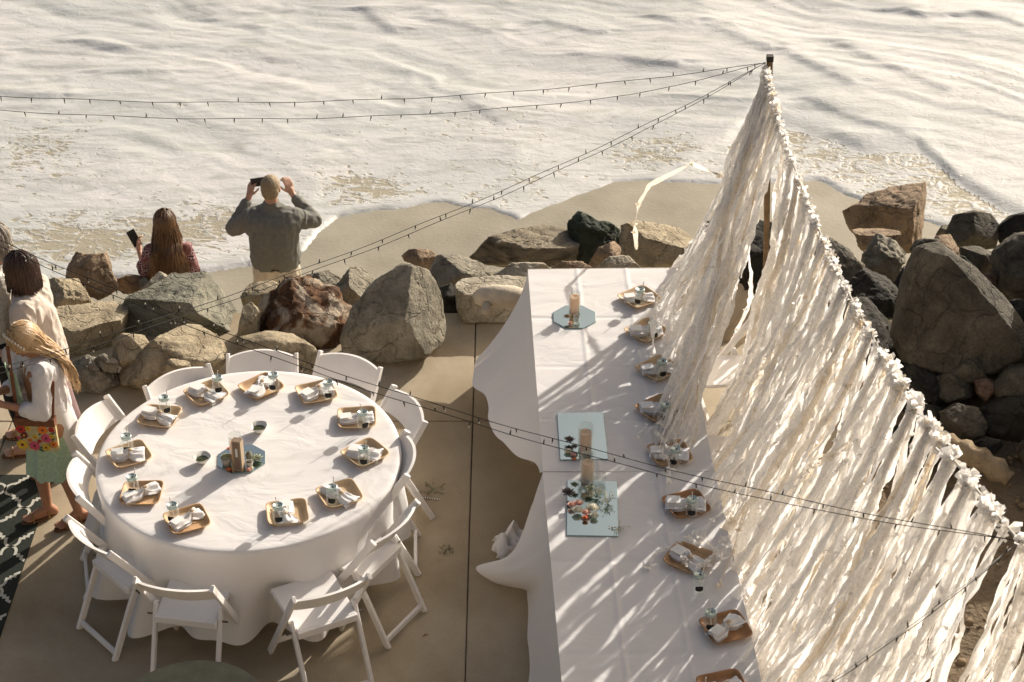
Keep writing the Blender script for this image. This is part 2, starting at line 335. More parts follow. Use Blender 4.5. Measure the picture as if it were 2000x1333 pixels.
def sea_z(X, Y):
    p = np.stack([X.ravel(), Y.ravel(), X.ravel() * 0], -1)
    sh = X.shape
    ys = poly_y(SHORE, X) + (fbm(p * 1.3, 4) * .22).reshape(sh)
    yf = poly_y(FRONT, X) + (fbm(p * .9 + 9, 2) * .12).reshape(sh)
    d = Y - ys; df = np.where(X > FRONT[0, 0], Y - yf, 9)
    depth = sm(0, 2.6, d)
    far = sm(14.5, 21, Y)
    # slanted ripple trains: crests fall to the right
    q = np.stack([p[:, 0] * .55 + p[:, 1] * .35, p[:, 1] * 1.7 + p[:, 0] * .55, p[:, 0] * 0], -1)
    wp = q + np.stack([fbm(p * .45, 3), fbm(p * .45 + 5, 3), p[:, 0] * 0], -1) * 1.3
    n1 = (1 - np.abs(fbm(wp * .75, 3)) * 2.4).reshape(sh); n2 = (1 - np.abs(fbm(wp * 1.9 + 31, 3)) * 2.2).reshape(sh); n3 = fbm(wp * 6, 3).reshape(sh)
    amp = depth * (.35 + .65 * far)
    h = amp * (n1 * .023 + n2 * .010 + n3 * .003) + fbm(p * .35, 2).reshape(sh) * .05 * far
    for P, a in RIDGES:
        dd, so = seg_dist(P, X, Y)
        h = h + a * .48 * np.where(so > 0, np.exp(-(dd / .30) ** 2), np.exp(-(dd / .09) ** 2))
    lip = .016 * (1 - np.exp(-np.clip(d, 0, 9) / .05)) * np.exp(-np.clip(d, 0, 9) / .35) + .012 * (1 - np.exp(-np.clip(d, 0, 9) / .05))
    lip2 = np.where(df > 0, .055 * sm(0, .42, df) * (.3 + .7 * np.exp(-df / .5)), 0) * sm(FRONT[0, 0], FRONT[0, 0] + 1.2, X)
    base = np.maximum(ground_z(X, Y), -2.03)
    z = base + .006 + np.where(d > 0, lip + .05 * depth + h, -.10 * np.clip(-d, 0, .4) - .012) + lip2 * (d > 0)
    WAVE['d'] = d; WAVE['df'] = df; WAVE['p'] = p
    return z
def seax(m, N, L, b, tc, out):
    at = N.new('ShaderNodeAttribute'); at.attribute_name = 'thin'
    P = N.new('ShaderNodeMapping'); P.inputs['Scale'].default_value = (1, 1.5, 1); P.inputs['Rotation'].default_value = (0, 0, .25); L.new(tc.outputs['Object'], P.inputs[0])
    n = N.new('ShaderNodeTexNoise'); n.inputs['Scale'].default_value = 4.5; n.inputs['Detail'].default_value = 9; n.inputs['Roughness'].default_value = .62; n.inputs['Distortion'].default_value = 1.1; L.new(P.outputs[0], n.inputs['Vector'])
    v = N.new('ShaderNodeTexVoronoi'); v.feature = 'DISTANCE_TO_EDGE'; v.inputs['Scale'].default_value = 8
    dn = N.new('ShaderNodeTexNoise'); dn.inputs['Scale'].default_value = 5; dn.inputs['Detail'].default_value = 5; L.new(P.outputs[0], dn.inputs['Vector'])
    va = N.new('ShaderNodeVectorMath'); va.operation = 'MULTIPLY_ADD'; va.inputs[1].default_value = (.28, .28, .28); L.new(dn.outputs['Color'], va.inputs[0]); L.new(P.outputs[0], va.inputs[2]); L.new(va.outputs[0], v.inputs['Vector'])
    a1 = N.new('ShaderNodeMath'); a1.operation = 'MULTIPLY_ADD'; a1.inputs[1].default_value = .42; L.new(v.outputs['Distance'], a1.inputs[0]); L.new(n.outputs['Fac'], a1.inputs[2])
    s = N.new('ShaderNodeMath'); s.operation = 'ADD'; L.new(a1.outputs[0], s.inputs[0]); L.new(at.outputs['Fac'], s.inputs[1])
    r = N.new('ShaderNodeValToRGB'); e = r.color_ramp.elements; r.color_ramp.interpolation = 'LINEAR'
    e[0].position = .75; e[0].color = (0, 0, 0, 1); e[1].position = .90; e[1].color = (1, 1, 1, 1)
    L.new(s.outputs[0], r.inputs[0])
    # foam tint
    tn = N.new('ShaderNodeTexNoise'); tn.inputs['Scale'].default_value = .5; tn.inputs['Detail'].default_value = 5; L.new(tc.outputs['Object'], tn.inputs['Vector'])
    tr = N.new('ShaderNodeValToRGB'); tr.color_ramp.elements[0].position = .35; tr.color_ramp.elements[0].color = (.50, .508, .49, 1); tr.color_ramp.elements[1].position = .65; tr.color_ramp.elements[1].color = (.585, .57, .55, 1)
    L.new(tn.outputs['Fac'], tr.inputs[0])
    # greyish streaks: dark lee sides of ripples put into the foam colour
    sn = N.new('ShaderNodeTexNoise'); sn.inputs['Scale'].default_value = 1.7; sn.inputs['Detail'].default_value = 9; sn.inputs['Distortion'].default_value = 2.2
    mp2 = N.new('ShaderNodeMapping'); mp2.inputs['Scale'].default_value = (.7, 2.4, 1); mp2.inputs['Rotation'].default_value = (0, 0, .3); L.new(tc.outputs['Object'], mp2.inputs[0]); L.new(mp2.outputs[0], sn.inputs['Vector'])
    sr = N.new('ShaderNodeValToRGB'); sr.color_ramp.elements[0].position = .45; sr.color_ramp.elements[0].color = (0, 0, 0, 1); sr.color_ramp.elements[1].position = .66; sr.color_ramp.elements[1].color = (.7, .7, .7, 1)
    L.new(sn.outputs['Fac'], sr.inputs[0])
    m0 = N.new('ShaderNodeMixRGB'); L.new(sr.outputs[0], m0.inputs[0]); L.new(tr.outputs[0], m0.inputs[1]); m0.inputs[2].default_value = (.37, .375, .345, 1)
    mx = N.new('ShaderNodeMixRGB'); L.new(r.outputs[0], mx.inputs[0]); L.new(m0.outputs[0], mx.inputs[1]); mx.inputs[2].default_value = (.36, .32, .235, 1)
    L.new(mx.outputs[0], b.inputs['Base Color'])
    rr = N.new('ShaderNodeMapRange'); rr.inputs[3].default_value = .5; rr.inputs[4].default_value = .22; L.new(r.outputs[0], rr.inputs[0]); L.new(rr.outputs[0], b.inputs['Roughness'])
    f = N.new('ShaderNodeTexNoise'); f.inputs['Scale'].default_value = 7; f.inputs['Detail'].default_value = 6; f.inputs['Roughness'].default_value = .55; f.inputs['Distortion'].default_value = 1.5; L.new(P.outputs[0], f.inputs['Vector'])
    bp = N.new('ShaderNodeBump'); bp.inputs['Strength'].default_value = .3; bp.inputs['Distance'].default_value = .03; L.new(f.outputs['Fac'], bp.inputs['Height'])
    b2 = N.new('ShaderNodeBump'); b2.inputs['Strength'].default_value = .5; b2.inputs['Distance'].default_value = .02; b2.invert = True; L.new(r.outputs[0], b2.inputs['Height']); L.new(bp.outputs[0], b2.inputs['Normal'])
    L.new(b2.outputs[0], b.inputs['Normal'])
SEA = mat('sea_foam', (.7, .67, .62), .8, .3, extra=seax)
sea, sv = grid_mesh('sea_water', axis(-8, 8, .035, -400, 400), axis(12.6, 24.5, .035, 12.5, 560), sea_z, SEA); struct(sea)
d, df, p = WAVE['d'].ravel(), WAVE['df'].ravel(), WAVE['p']
thin = .12 * np.exp(-np.clip(d, 0, 99) / 1.2) - .16 * np.exp(-(np.clip(d, 0, 99) / .12) ** 2)
thin += .10 * sm(.1, .5, fbm(p * .7 + 3, 3)) * np.exp(-((d - 1.6) / 1.6) ** 2)
def blobm(u, v, rx, ry, a):
    c = U(u, v, -1.75); return a * np.exp(-(((p[:, 0] - c.x) / rx) ** 2 + ((p[:, 1] - c.y) / ry) ** 2))
thin += blobm(60, 300, .75, .9, .22) + blobm(300, 465, .95, .5, .20) + blobm(120, 490, .8, .5, .19) + blobm(430, 440, .5, .35, .18) + blobm(760, 375, .3, .28, .17) + blobm(690, 370, .5, .4, .14) + blobm(1310, 285, .5, .6, .22) + blobm(650, 345, .4, .3, .12) + blobm(1940, 150, .7, .5, .12) + blobm(1240, 300, .3, .4, .15)
thin += np.where((df < 0) & (p[:, 0] > FRONT[3, 0]), .13 + .10 * np.exp(-np.abs(df) / .6) + .10 * sm(.0, .5, fbm(p * 1.1, 3)), 0)
thin -= np.where((df > 0) & (df < 5) & (p[:, 0] > FRONT[0, 0] + .3), .10 * np.exp(-np.abs(df) / .7), 0)
at = sea.data.attributes.new('thin', 'FLOAT', 'POINT'); at.data.foreach_set('value', thin.astype(np.float32))

# ------------------------------------------------------------------ patio slabs
joint_x = [-6.3, -3.45, -.27, 2.32]; joint_y = [4.4, 7.55, 10.62, 12.02]
patio = mk('patio', [], [], CONC)
bpy.data.objects.remove(patio)
pb = G(); pb.box((-2, 8.2, -.09), (8.6, 7.6, .09)); patio = pb.obj('patio', mat('joint_grit', (.10, .08, .055), .95, noise=(30, .3))); struct(patio)
for i in range(3):
    for j in range(3):
        x0, x1 = joint_x[i] + .003, joint_x[i + 1] - .003; y0, y1 = joint_y[j] + .003, joint_y[j + 1] - .003
        bm = bmesh.new(); bmesh.ops.create_cube(bm, size=1)
        for q in bm.verts: q.co = Vector(((x0 + x1) / 2 + q.co.x * (x1 - x0), (y0 + y1) / 2 + q.co.y * (y1 - y0), -.03 + q.co.z * .06))
        bmesh.ops.bevel(bm, geom=bm.edges[:], offset=.005, segments=2, affect='EDGES')
        me = bpy.data.meshes.new('slab'); bm.to_mesh(me); bm.free(); me.materials.append(CONC)
        o = bpy.data.objects.new('slab', me); COL.objects.link(o); o.parent = patio

# ------------------------------------------------------------------ unseen house implied by the high viewpoint, added to bounce warm light
STUC = mat('house_stucco', (.44, .38, .30), .9, .1, noise=(3, .08), bump=(40, .3, .004))
hs = thing('unseen_beach_house', 'unseen cream stucco beach house behind the viewpoint, added for warm bounce light', 'house', (0, -1.5, 0))
G().box((0, -2.5, 4.6), (15, 4.9, 9.4)).obj('wall', STUC, hs)
for ix in (-5.2, -1.8, 1.8, 5.2):
    for iz in (1.5, 4.6, 7.7):
        f = G().box((ix, -.03, iz), (1.9, .06, 1.7)).obj('window', mat('window_frame', (.7, .68, .62), .5), hs); G().box((ix, .004, iz), (1.7, .02, 1.5)).obj('pane', mat('window_pane', (.05, .07, .08), .05, .8), f)
G().box((0, .75, 6.0), (15, 1.5, .18)).obj('balcony_deck', mat('deck_wood', (.30, .22, .14), .7, noise=(10, .2)), hs)
for k in range(16): G().box((-7.4 + k * .987, 1.42, 6.5), (.05, .05, .9)).obj('baluster', MATS['window_frame'], hs)
G().box((0, 1.42, 6.97), (15, .08, .05)).obj('handrail', MATS['window_frame'], hs)

# ------------------------------------------------------------------ rug with trellis pattern
RX0, RX1, RY0, RY1 = -5.2, -3.03, 6.6, 10.0
rug = thing('outdoor_rug', 'dark green outdoor rug with white trellis pattern on the patio at lower left', 'rug', (0, 0, 0))
G().box(((RX0 + RX1) / 2, (RY0 + RY1) / 2, .005), (RX1 - RX0, RY1 - RY0, .01)).obj('rug_pile', mat('rug_green', (.034, .038, .031), .95, .1, noise=(120, .35), bump=(200, .5, .004)), rug)
RUGW = mat('rug_white', (.52, .50, .42), .95, .1, noise=(150, .1), bump=(200, .5, .004))
def quarter():
    P = []
    for k in range(7):
        a = pi / 2 - (pi / 2) * k / 6 * .92
        P.append((.27 * cos(a), .73 + .27 * sin(a)))
    P += [(.27, .70), (.27, .60), (.40, .60), (.40, .50), (.54, .50), (.54, .38)]
    P += [(.70, .30)]
    for k in range(7):
        a = pi / 2 * (1 - k / 6)
        P.append((.70 + .30 * cos(a), .30 * sin(a)))
    return P
Q = quarter()
loop = Q + [(x, -y) for x, y in Q[::-1][1:]] + [(-x, -y) for x, y in Q[1:]] + [(-x, y) for x, y in Q[::-1][1:-1]]
MW, MH, LW = .165, .195, .0095
def outline(cx, cy, off):
    n = len(loop); out = []
    pts = [Vector((x * MW, y * MH, 0)) for x, y in loop]
    for i in range(n):
        a, b, c = pts[i - 1], pts[i], pts[(i + 1) % n]
        t1 = (b - a).normalized(); t2 = (c - b).normalized(); nn = Vector((t1.y + t2.y, -t1.x - t2.x, 0))
        nn = nn.normalized() / max(.6, sqrt(max(.36, (1 + t1.dot(t2)) / 2))) if nn.length > 1e-6 else Vector((t1.y, -t1.x, 0))
        out.append(b - nn * off)
    return [(p.x + cx, p.y + cy) for p in out]
cy = RY1 - .16
row = 0
while cy > RY0 + .1:
    for k in range(5):
        cx = RX1 - .12 - k * 2 * MW
        A = outline(cx, cy, -LW); B = outline(cx, cy, LW); n = len(A); v = []; f = []
        cl = lambda p: (min(max(p[0], RX0), RX1 - .004), min(max(p[1], RY0), RY1 - .004))
        for z in (.0105, .0125):
            v += [(*cl(q), z) for q in A] + [(*cl(q), z) for q in B]
        for i in range(n):
            j = (i + 1) % n
            if A[i][0] > RX1 and A[j][0] > RX1: continue
            if A[i][1] > RY1 and A[j][1] > RY1: continue
            f.append((2 * n + i, 2 * n + j, 3 * n + j, 3 * n + i)); f.append((i, 2 * n + i, 3 * n + i, n + i)[::-1])
        mk('trellis_line', v, f, RUGW, rug)
    cy -= 2 * MH

# ------------------------------------------------------------------ boulders
VIEW = Vector((0, cos(TH), -sin(TH))); RIGHT = Vector((1, 0, 0)); UPV = Vector((0, sin(TH), cos(TH)))
def boulder(label, px, m, zc=None, thick=.85, seed=1, rough=.05, cuts=5, sub=5, name='boulder', grp='boulders of the sea wall', boxy=1.0, planes=None):
    cx = sum(q[0] for q in px) / len(px); cyp = sum(q[1] for q in px) / len(px)
    cx = (min(q[0] for q in px) + max(q[0] for q in px)) / 2 * .5 + cx * .5; cyp = (min(q[1] for q in px) + max(q[1] for q in px)) / 2 * .5 + cyp * .5
    if zc is None: zc = float(np.interp(cyp, [400, 470, 540, 600, 660, 900], [-1.15, -.72, -.25, .06, .16, .10]))
    c = U(cx, cyp, zc)
    depth = (c - Vector((0, 0, H))).dot(VIEW); k = depth / FPX
    ang = np.array([atan2(-(v - cyp), u - cx) for u, v in px]); rad = np.array([math.hypot(u - cx, v - cyp) * k for u, v in px])
    o_ = np.argsort(ang); ang, rad = ang[o_], rad[o_]
    # radius to the polygon edge
    pts = np.stack([rad * np.cos(ang), rad * np.sin(ang)], -1)
    V, F = ICO[sub]; V = V.copy()
    ph = np.arctan2(V[:, 1], V[:, 0]); R = np.zeros(len(V)) + 1e9
    dirs = np.stack([np.cos(ph), np.sin(ph)], -1)
    best = np.zeros(len(V))
    for i in range(len(pts)):
        a, b = pts[i], pts[(i + 1) % len(pts)]; e = b - a
        den = dirs[:, 0] * e[1] - dirs[:, 1] * e[0]; den = np.where(np.abs(den) < 1e-9, 1e-9, den)
        t = (a[0] * e[1] - a[1] * e[0]) / den; s_ = (a[0] * dirs[:, 1] - a[1] * dirs[:, 0]) / den
        ok = (t > 0) & (s_ >= -1e-6) & (s_ <= 1 + 1e-6); best = np.where(ok & (t > best), t, best)
    R = np.where(best > 0, best, rad.mean())
    mr = rad.mean(); r2 = np.hypot(V[:, 0], V[:, 1]); lat = np.arctan2(r2, np.abs(V[:, 2]))
    pw = .72 * boxy
    rr = np.sin(lat) ** pw; zz = np.sign(V[:, 2]) * np.cos(lat) ** .8
    blend = np.clip(r2 * 1.4, 0, 1)
    Rb = R * blend + mr * (1 - blend)
    L3 = np.stack([np.cos(ph) * rr * Rb, np.sin(ph) * rr * Rb, -zz * mr * thick], -1)  # z: towards camera positive
    r_ = np.random.RandomState(seed * 13 + 5)
    # facets: planes that shear the camera side (never the outline)
    for q in range(cuts):
        n = np.array([r_.uniform(-.75, .75), r_.uniform(-.55, .75), r_.uniform(.35, 1)]); n /= np.linalg.norm(n)
        h = mr * r_.uniform(.62, .80)
        s_ = L3 @ n - h; L3 -= np.clip(s_, 0, None)[:, None] * n[None] * .97
    for n, h in (planes or []):
        n = np.array(n, float); n /= np.linalg.norm(n); s_ = L3 @ n - h * mr; L3 -= np.clip(s_, 0, None)[:, None] * n[None] * .98
    nr = L3 / (np.linalg.norm(L3, axis=1)[:, None] + 1e-6)
    base = L3 / mr + seed * 3.7
    dsp = fbm(base * 1.6, 3) * rough * 1.5 + (1 - np.abs(fbm(base * 4, 4)) * 2) * rough * .8 + (1 - np.abs(fbm(base * 11, 4)) * 2) * (rough * .32 + .006)
    L3 += nr * (dsp * mr)[:, None]
    W = L3[:, :1] * np.array(RIGHT)[None] + L3[:, 1:2] * np.array(UPV)[None] - L3[:, 2:3] * np.array(VIEW)[None]
    o = mk(name, W, F, RM[m], None, True, c)
    o.data.set_sharp_from_angle(angle=radians(38)) if hasattr(o.data, 'set_sharp_from_angle') else None
    tag(o, label, 'boulder', grp); return o
B = boulder
B('brown boulder with flat top at far left, nearest the water behind the tan slab', [(130, 520), (150, 497), (205, 496), (216, 530), (230, 562), (190, 585), (150, 565), (125, 548)], 'brown', seed=2, rough=.07)
B('crumbly tan boulder beside the white cardigan of the dark-haired woman', [(68, 565), (110, 545), (148, 548), (165, 575), (178, 592), (150, 615), (90, 625), (68, 605)], 'tan', seed=3, rough=.09)
B('broad flat-topped tan boulder behind the blonde girl', [(70, 640), (100, 598), (150, 592), (215, 573), (243, 582), (246, 612), (238, 655), (215, 694), (160, 704), (110, 695), (80, 670)], 'tan', seed=4, rough=.035, cuts=2, planes=[((0, .9, .45), .28), ((.5, -.6, .6), .62)])
B('small round brown stone under the long-haired woman', [(226, 548), (250, 537), (280, 540), (290, 555), (278, 572), (242, 574), (228, 562)], 'brown', seed=5, zc=-.45)
B('small grey cobble beside the round brown stone', [(271, 548), (285, 541), (294, 555), (290, 570), (275, 570)], 'grey', seed=55, zc=-.35, sub=4)
B('pale wedge of rock in front of the long-haired woman', [(268, 580), (285, 560), (312, 530), (332, 545), (320, 572), (290, 590)], 'pale', seed=6, zc=-.14)
B('large grey-green boulder with layered face below the long-haired woman', [(248, 605), (260, 582), (290, 566), (318, 545), (326, 531), (400, 530), (440, 550), (468, 596), (462, 640), (432, 668), (420, 695), (330, 700), (262, 690), (246, 650)], 'greygreen', seed=7, rough=.06, cuts=2, planes=[((.85, .55, .35), .60), ((-.1, .95, .5), .50), ((-.35, -.35, .9), .55)])
B('small smooth tan boulder between the flat tan slab and the wide pitted rock', [(218, 668), (240, 652), (280, 655), (292, 675), (280, 702), (245, 718), (216, 708)], 'tan', seed=8, zc=.22, rough=.03)
B('wide pitted tan rock just behind the round table chairs', [(232, 725), (290, 680), (358, 632), (386, 634), (420, 660), (441, 700), (420, 724), (380, 728), (330, 730), (280, 762), (238, 752)], 'tan', seed=9, zc=.18, rough=.07, cuts=3, planes=[((.2, .8, .5), .5)])
B('jagged low grey rock at patio edge beside the blonde girl', [(130, 722), (160, 700), (190, 703), (228, 730), (233, 746), (190, 768), (150, 758), (130, 742)], 'grey', seed=10, zc=.08, rough=.14)
B('small angular grey rock leaning on the jagged low rock', [(186, 702), (205, 692), (231, 706), (227, 727), (205, 726)], 'grey', seed=11, zc=.20, rough=.1, sub=4)
B('small half-buried tan rock in front of the wide pitted rock', [(312, 718), (335, 702), (370, 706), (375, 725), (345, 735), (318, 735)], 'tan', seed=56, zc=.26, sub=4)
B('narrow upright tan rock left of the rusty marbled boulder', [(462, 668), (476, 600), (490, 589), (509, 610), (503, 650), (480, 675)], 'tan', seed=12, zc=.14)
B('tan boulder between the upright rock and the grey-shirted man', [(472, 580), (488, 555), (530, 549), (552, 560), (535, 605), (505, 622), (480, 606)], 'tan', seed=13, zc=-.08)
B('rusty orange and white marbled boulder below the grey-shirted man', [(503, 640), (512, 600), (535, 570), (562, 547), (602, 544), (650, 570), (676, 605), (680, 642), (666, 688), (620, 690), (560, 668), (506, 655)], 'rust', seed=14, rough=.10, zc=.10, cuts=4)
B('smooth low tan boulder behind the middle far chair', [(452, 700), (470, 658), (520, 648), (572, 655), (612, 678), (628, 712), (600, 745), (520, 745), (458, 735)], 'tan', seed=15, zc=.12, rough=.03, cuts=2)
B('grey mossy boulder behind the rusty marbled boulder', [(585, 555), (600, 538), (642, 528), (665, 545), (652, 575), (605, 575)], 'grey', seed=16, zc=-.2)
B('pointed grey and tan boulder left of the biggest boulder', [(645, 570), (690, 520), (712, 517), (746, 545), (728, 580), (695, 612), (662, 600)], 'grey', seed=17, zc=-.08, planes=[((.7, .5, .5), .3)])
B('small brown rock wedged right of the rusty boulder', [(660, 605), (668, 590), (690, 600), (688, 640), (672, 650)], 'rust', seed=57, zc=.02, sub=4)
B('biggest grey-brown boulder standing on the patio with sunlit right side', [(668, 655), (690, 600), (738, 553), (790, 516), (836, 530), (856, 570), (864, 602), (870, 640), (862, 668), (832, 695), (780, 706), (720, 704), (674, 690)], 'grey', seed=18, zc=.30, rough=.045, cuts=0, planes=[((.80, .10, .58), .60), ((-.3, .35, .9), .62), ((-.1, -.55, .85), .66)])
B('small brown rock behind the top of the biggest boulder', [(783, 500), (798, 488), (842, 490), (852, 502), (838, 530), (800, 522)], 'brown', seed=19, zc=-.35)
B('long low grey boulder with pale sunlit back behind the biggest boulder', [(838, 530), (853, 498), (900, 499), (932, 509), (978, 530), (955, 550), (905, 556), (868, 570), (848, 560)], 'grey', seed=20, zc=-.22, planes=[((.3, .9, .4), .35)])
B('dark boulder in the gap between the biggest boulder and the flat slab', [(852, 565), (880, 555), (898, 572), (896, 622), (865, 632), (850, 600)], 'dark', seed=21, zc=.0)
B('flat pale slab boulder topped with bleached driftwood', [(892, 556), (905, 544), (972, 536), (1040, 540), (1052, 575), (1035, 610), (1010, 632), (905, 632), (893, 602)], 'pale', seed=22, zc=.12, rough=.03, cuts=0, planes=[((0, .92, .45), .36), ((0, -.4, .9), .6)])
B('pale boulder behind the left back corner of the rectangular table', [(955, 545), (1000, 514), (1060, 514), (1085, 532), (1045, 562), (980, 562)], 'pale', seed=23, zc=-.12, rough=.04)
B('wide layered brown boulder beyond the left back corner of the rectangular table', [(918, 502), (960, 465), (1000, 454), (1060, 432), (1112, 431), (1130, 470), (1118, 512), (1060, 520), (1000, 520), (940, 515)], 'strata', seed=24, zc=-.55, rough=.09, planes=[((.1, .95, .4), .25)])
B('dark green jagged boulder beyond the far end of the rectangular table', [(1112, 442), (1135, 419), (1162, 430), (1207, 450), (1218, 482), (1192, 515), (1140, 525), (1116, 485)], 'darkgreen', seed=25, zc=-.55, rough=.11)
B('small brown rock between the dark green boulder and the big tan one', [(1148, 520), (1168, 486), (1200, 471), (1214, 482), (1204, 520), (1165, 530)], 'brown', seed=26, zc=-.38)
B('big tan block beyond the dangling ribbon at the back of the table', [(1203, 480), (1215, 440), (1252, 429), (1342, 430), (1352, 470), (1332, 518), (1270, 526), (1215, 520)], 'tan', seed=27, zc=-.45, rough=.045, cuts=2, planes=[((.25, .9, .45), .34), ((-.85, -.1, .5), .55)])
B('low pale boulder peeking over the far edge of the rectangular table', [(1160, 530), (1190, 502), (1226, 502), (1255, 528), (1210, 545)], 'pale', seed=28, zc=-.2)
B('low brown rock at the far table edge left of the pale one', [(1070, 530), (1098, 511), (1135, 513), (1165, 528), (1120, 545)], 'brown', seed=29, zc=-.2)
B('dark boulder seen through the gap between the two streamer bunches', [(1360, 500), (1385, 440), (1440, 425), (1500, 440), (1530, 500), (1500, 560), (1440, 580), (1380, 560)], 'dark', seed=30, zc=-.35, rough=.08)
B('dark brown boulder behind the lower part of the streamers', [(1500, 520), (1540, 470), (1620, 470), (1680, 520), (1680, 590), (1600, 620), (1520, 600)], 'darkbrown', seed=31, zc=-.2, rough=.08)
B('dark boulder low behind the middle streamers', [(1560, 640), (1600, 590), (1690, 590), (1740, 650), (1730, 720), (1640, 740), (1570, 710)], 'dark', seed=32, zc=.05, rough=.08)
B('tall brown craggy boulder at right standing nearest the surf', [(1652, 412), (1700, 380), (1750, 365), (1812, 359), (1829, 376), (1832, 452), (1805, 484), (1760, 490), (1700, 474), (1668, 442)], 'brown', seed=33, zc=-.75, rough=.075, cuts=1, planes=[((.95, -.1, .35), .55), ((-.2, .85, .5), .5), ((-.5, -.3, .8), .55)])
B('brown ledge of rock jutting in front of the tall craggy boulder', [(1668, 438), (1722, 430), (1757, 450), (1745, 480), (1705, 500), (1680, 480)], 'brown', seed=34, zc=-.45, rough=.08, planes=[((0, .95, .3), .2)])
B('crinkled grey rock right of the streamers under the brown ledge', [(1688, 500), (1715, 465), (1748, 474), (1774, 495), (1758, 520), (1748, 550), (1722, 575), (1695, 555)], 'grey', seed=35, zc=-.25, rough=.14)
B('huge dark half-dome boulder at right with a pale sunlit rim', [(1742, 655), (1768, 545), (1790, 482), (1830, 476), (1900, 528), (1960, 588), (2003, 655), (2005, 705), (1930, 735), (1840, 730), (1770, 710)], 'darkbrown', seed=36, zc=.42, rough=.025, cuts=0, thick=.75, planes=[((-.15, -.15, .95), .46), ((.55, .45, .7), .62)])
B('dark rounded boulder right of the tall brown one', [(1848, 455), (1864, 420), (1900, 412), (1936, 418), (1952, 446), (1942, 485), (1890, 492), (1854, 485)], 'darkbrown', seed=37, zc=-.62, rough=.03)
B('black boulder at the right frame edge nearest the surf', [(1946, 445), (1975, 421), (2050, 408), (2080, 470), (2020, 490), (1955, 475)], 'dark', seed=38, zc=-.6, rough=.03)
B('small grey angular rock between the rounded dark boulder and half-dome', [(1876, 485), (1920, 467), (1941, 490), (1948, 522), (1912, 545), (1880, 528)], 'darkbrown', seed=39, zc=-.36, rough=.06, planes=[((.2, .9, .3), .4)])
B('large dark boulder cut by the right frame edge beside the half-dome', [(1944, 490), (1990, 457), (2080, 455), (2110, 600), (2000, 615), (1950, 570)], 'darkbrown', seed=40, zc=-.25, rough=.05)
B('small pinkish cobble wedged between dark boulders at right', [(1922, 537), (1940, 528), (1950, 545), (1942, 564), (1925, 558)], 'pink', seed=41, zc=-.28, sub=4)
B('dark triangular rock with a pale edge below the half-dome boulder', [(1842, 738), (1880, 702), (1921, 686), (1944, 705), (1942, 745), (1890, 748)], 'darkbrown', seed=42, zc=.16, rough=.05, planes=[((.8, .3, .4), .5)])
B('flat dark rock under the triangular rock', [(1820, 742), (1850, 728), (1908, 740), (1910, 775), (1850, 786), (1818, 770)], 'darkbrown', seed=43, zc=.06, rough=.05)
B('small pink stone right of the flat dark rock', [(1903, 742), (1943, 738), (1942, 765), (1926, 784), (1908, 768)], 'pink', seed=44, zc=.10, sub=4)
B('grey rock with sunlit top at the right frame edge', [(1938, 756), (1980, 712), (2050, 698), (2070, 770), (1995, 785), (1945, 778)], 'darkbrown', seed=45, zc=.15, rough=.06, planes=[((.1, .9, .4), .4)])
B('grey round rock in shadow above the driftwood log', [(1838, 805), (1870, 789), (1906, 795), (1924, 826), (1917, 855), (1870, 862), (1843, 846)], 'darkbrown', seed=46, zc=.08, rough=.06)
B('black rock in shadow right of the streamer rope', [(1740, 760), (1780, 700), (1830, 710), (1840, 780), (1800, 820), (1750, 810)], 'dark', seed=47, zc=.0, rough=.08)
B('black rock left of the grey round rock', [(1780, 830), (1810, 790), (1845, 800), (1850, 850), (1810, 870)], 'dark', seed=48, zc=-.02, rough=.08)
B('black rock beneath the sunlit-topped grey rock at the right edge', [(1920, 800), (1960, 775), (2040, 780), (2060, 850), (1990, 880), (1930, 850)], 'dark', seed=49, zc=-.02, rough=.08)
B('small grey stone at the right edge above the dirt', [(1985, 880), (1998, 860), (2030, 860), (2035, 900), (2000, 905)], 'darkbrown', seed=50, zc=.02, sub=4)
B('knobbly black rock beside the rope below the half-dome', [(1781, 695), (1770, 722), (1736, 723), (1716, 721), (1713, 692), (1748, 672), (1773, 682)], 'dark', seed=100, zc=0.0, rough=.08, sub=4)
B('wedge-shaped black rock left of the flat dark rock', [(1825, 747), (1818, 766), (1793, 769), (1777, 752), (1776, 732), (1792, 727), (1822, 731)], 'dark', seed=101, zc=0.03, rough=.08, sub=4)
B('low black rock in shadow left of the driftwood log', [(1797, 854), (1782, 874), (1760, 877), (1736, 863), (1746, 837), (1754, 830), (1788, 836)], 'dark', seed=102, zc=0.03, rough=.08, sub=4)
B('angular black rock touching the driftwood log', [(1842, 882), (1830, 897), (1805, 903), (1774, 890), (1777, 866), (1810, 854), (1831, 865)], 'dark', seed=103, zc=0.03, rough=.08, sub=4)
B('rounded black rock above the dirt at right', [(1976, 836), (1954, 853), (1930, 851), (1908, 836), (1914, 823), (1940, 801), (1955, 805)], 'dark', seed=104, zc=0.03, rough=.08, sub=4)
B('split black rock below the sunlit-topped rock', [(2004, 814), (2000, 834), (1963, 834), (1949, 823), (1949, 802), (1975, 787), (1998, 793)], 'dark', seed=105, zc=0.03, rough=.08, sub=4)
B('flat black rock between log and grey round rock', [(1881, 878), (1872, 891), (1859, 895), (1840, 885), (1833, 877), (1851, 864), (1879, 871)], 'dark', seed=106, zc=0.03, rough=.08, sub=4)
B('rough black rock above the dirt, right of the log', [(1957, 870), (1945, 885), (1923, 887), (1904, 873), (1904, 863), (1921, 855), (1952, 860)], 'dark', seed=107, zc=0.03, rough=.08, sub=4)
B('knobbly black rock behind the rope beside the crinkled rock', [(1729, 641), (1723, 662), (1702, 669), (1673, 649), (1671, 626), (1696, 613), (1726, 619)], 'dark', seed=108, zc=0.0, rough=.08, sub=4)
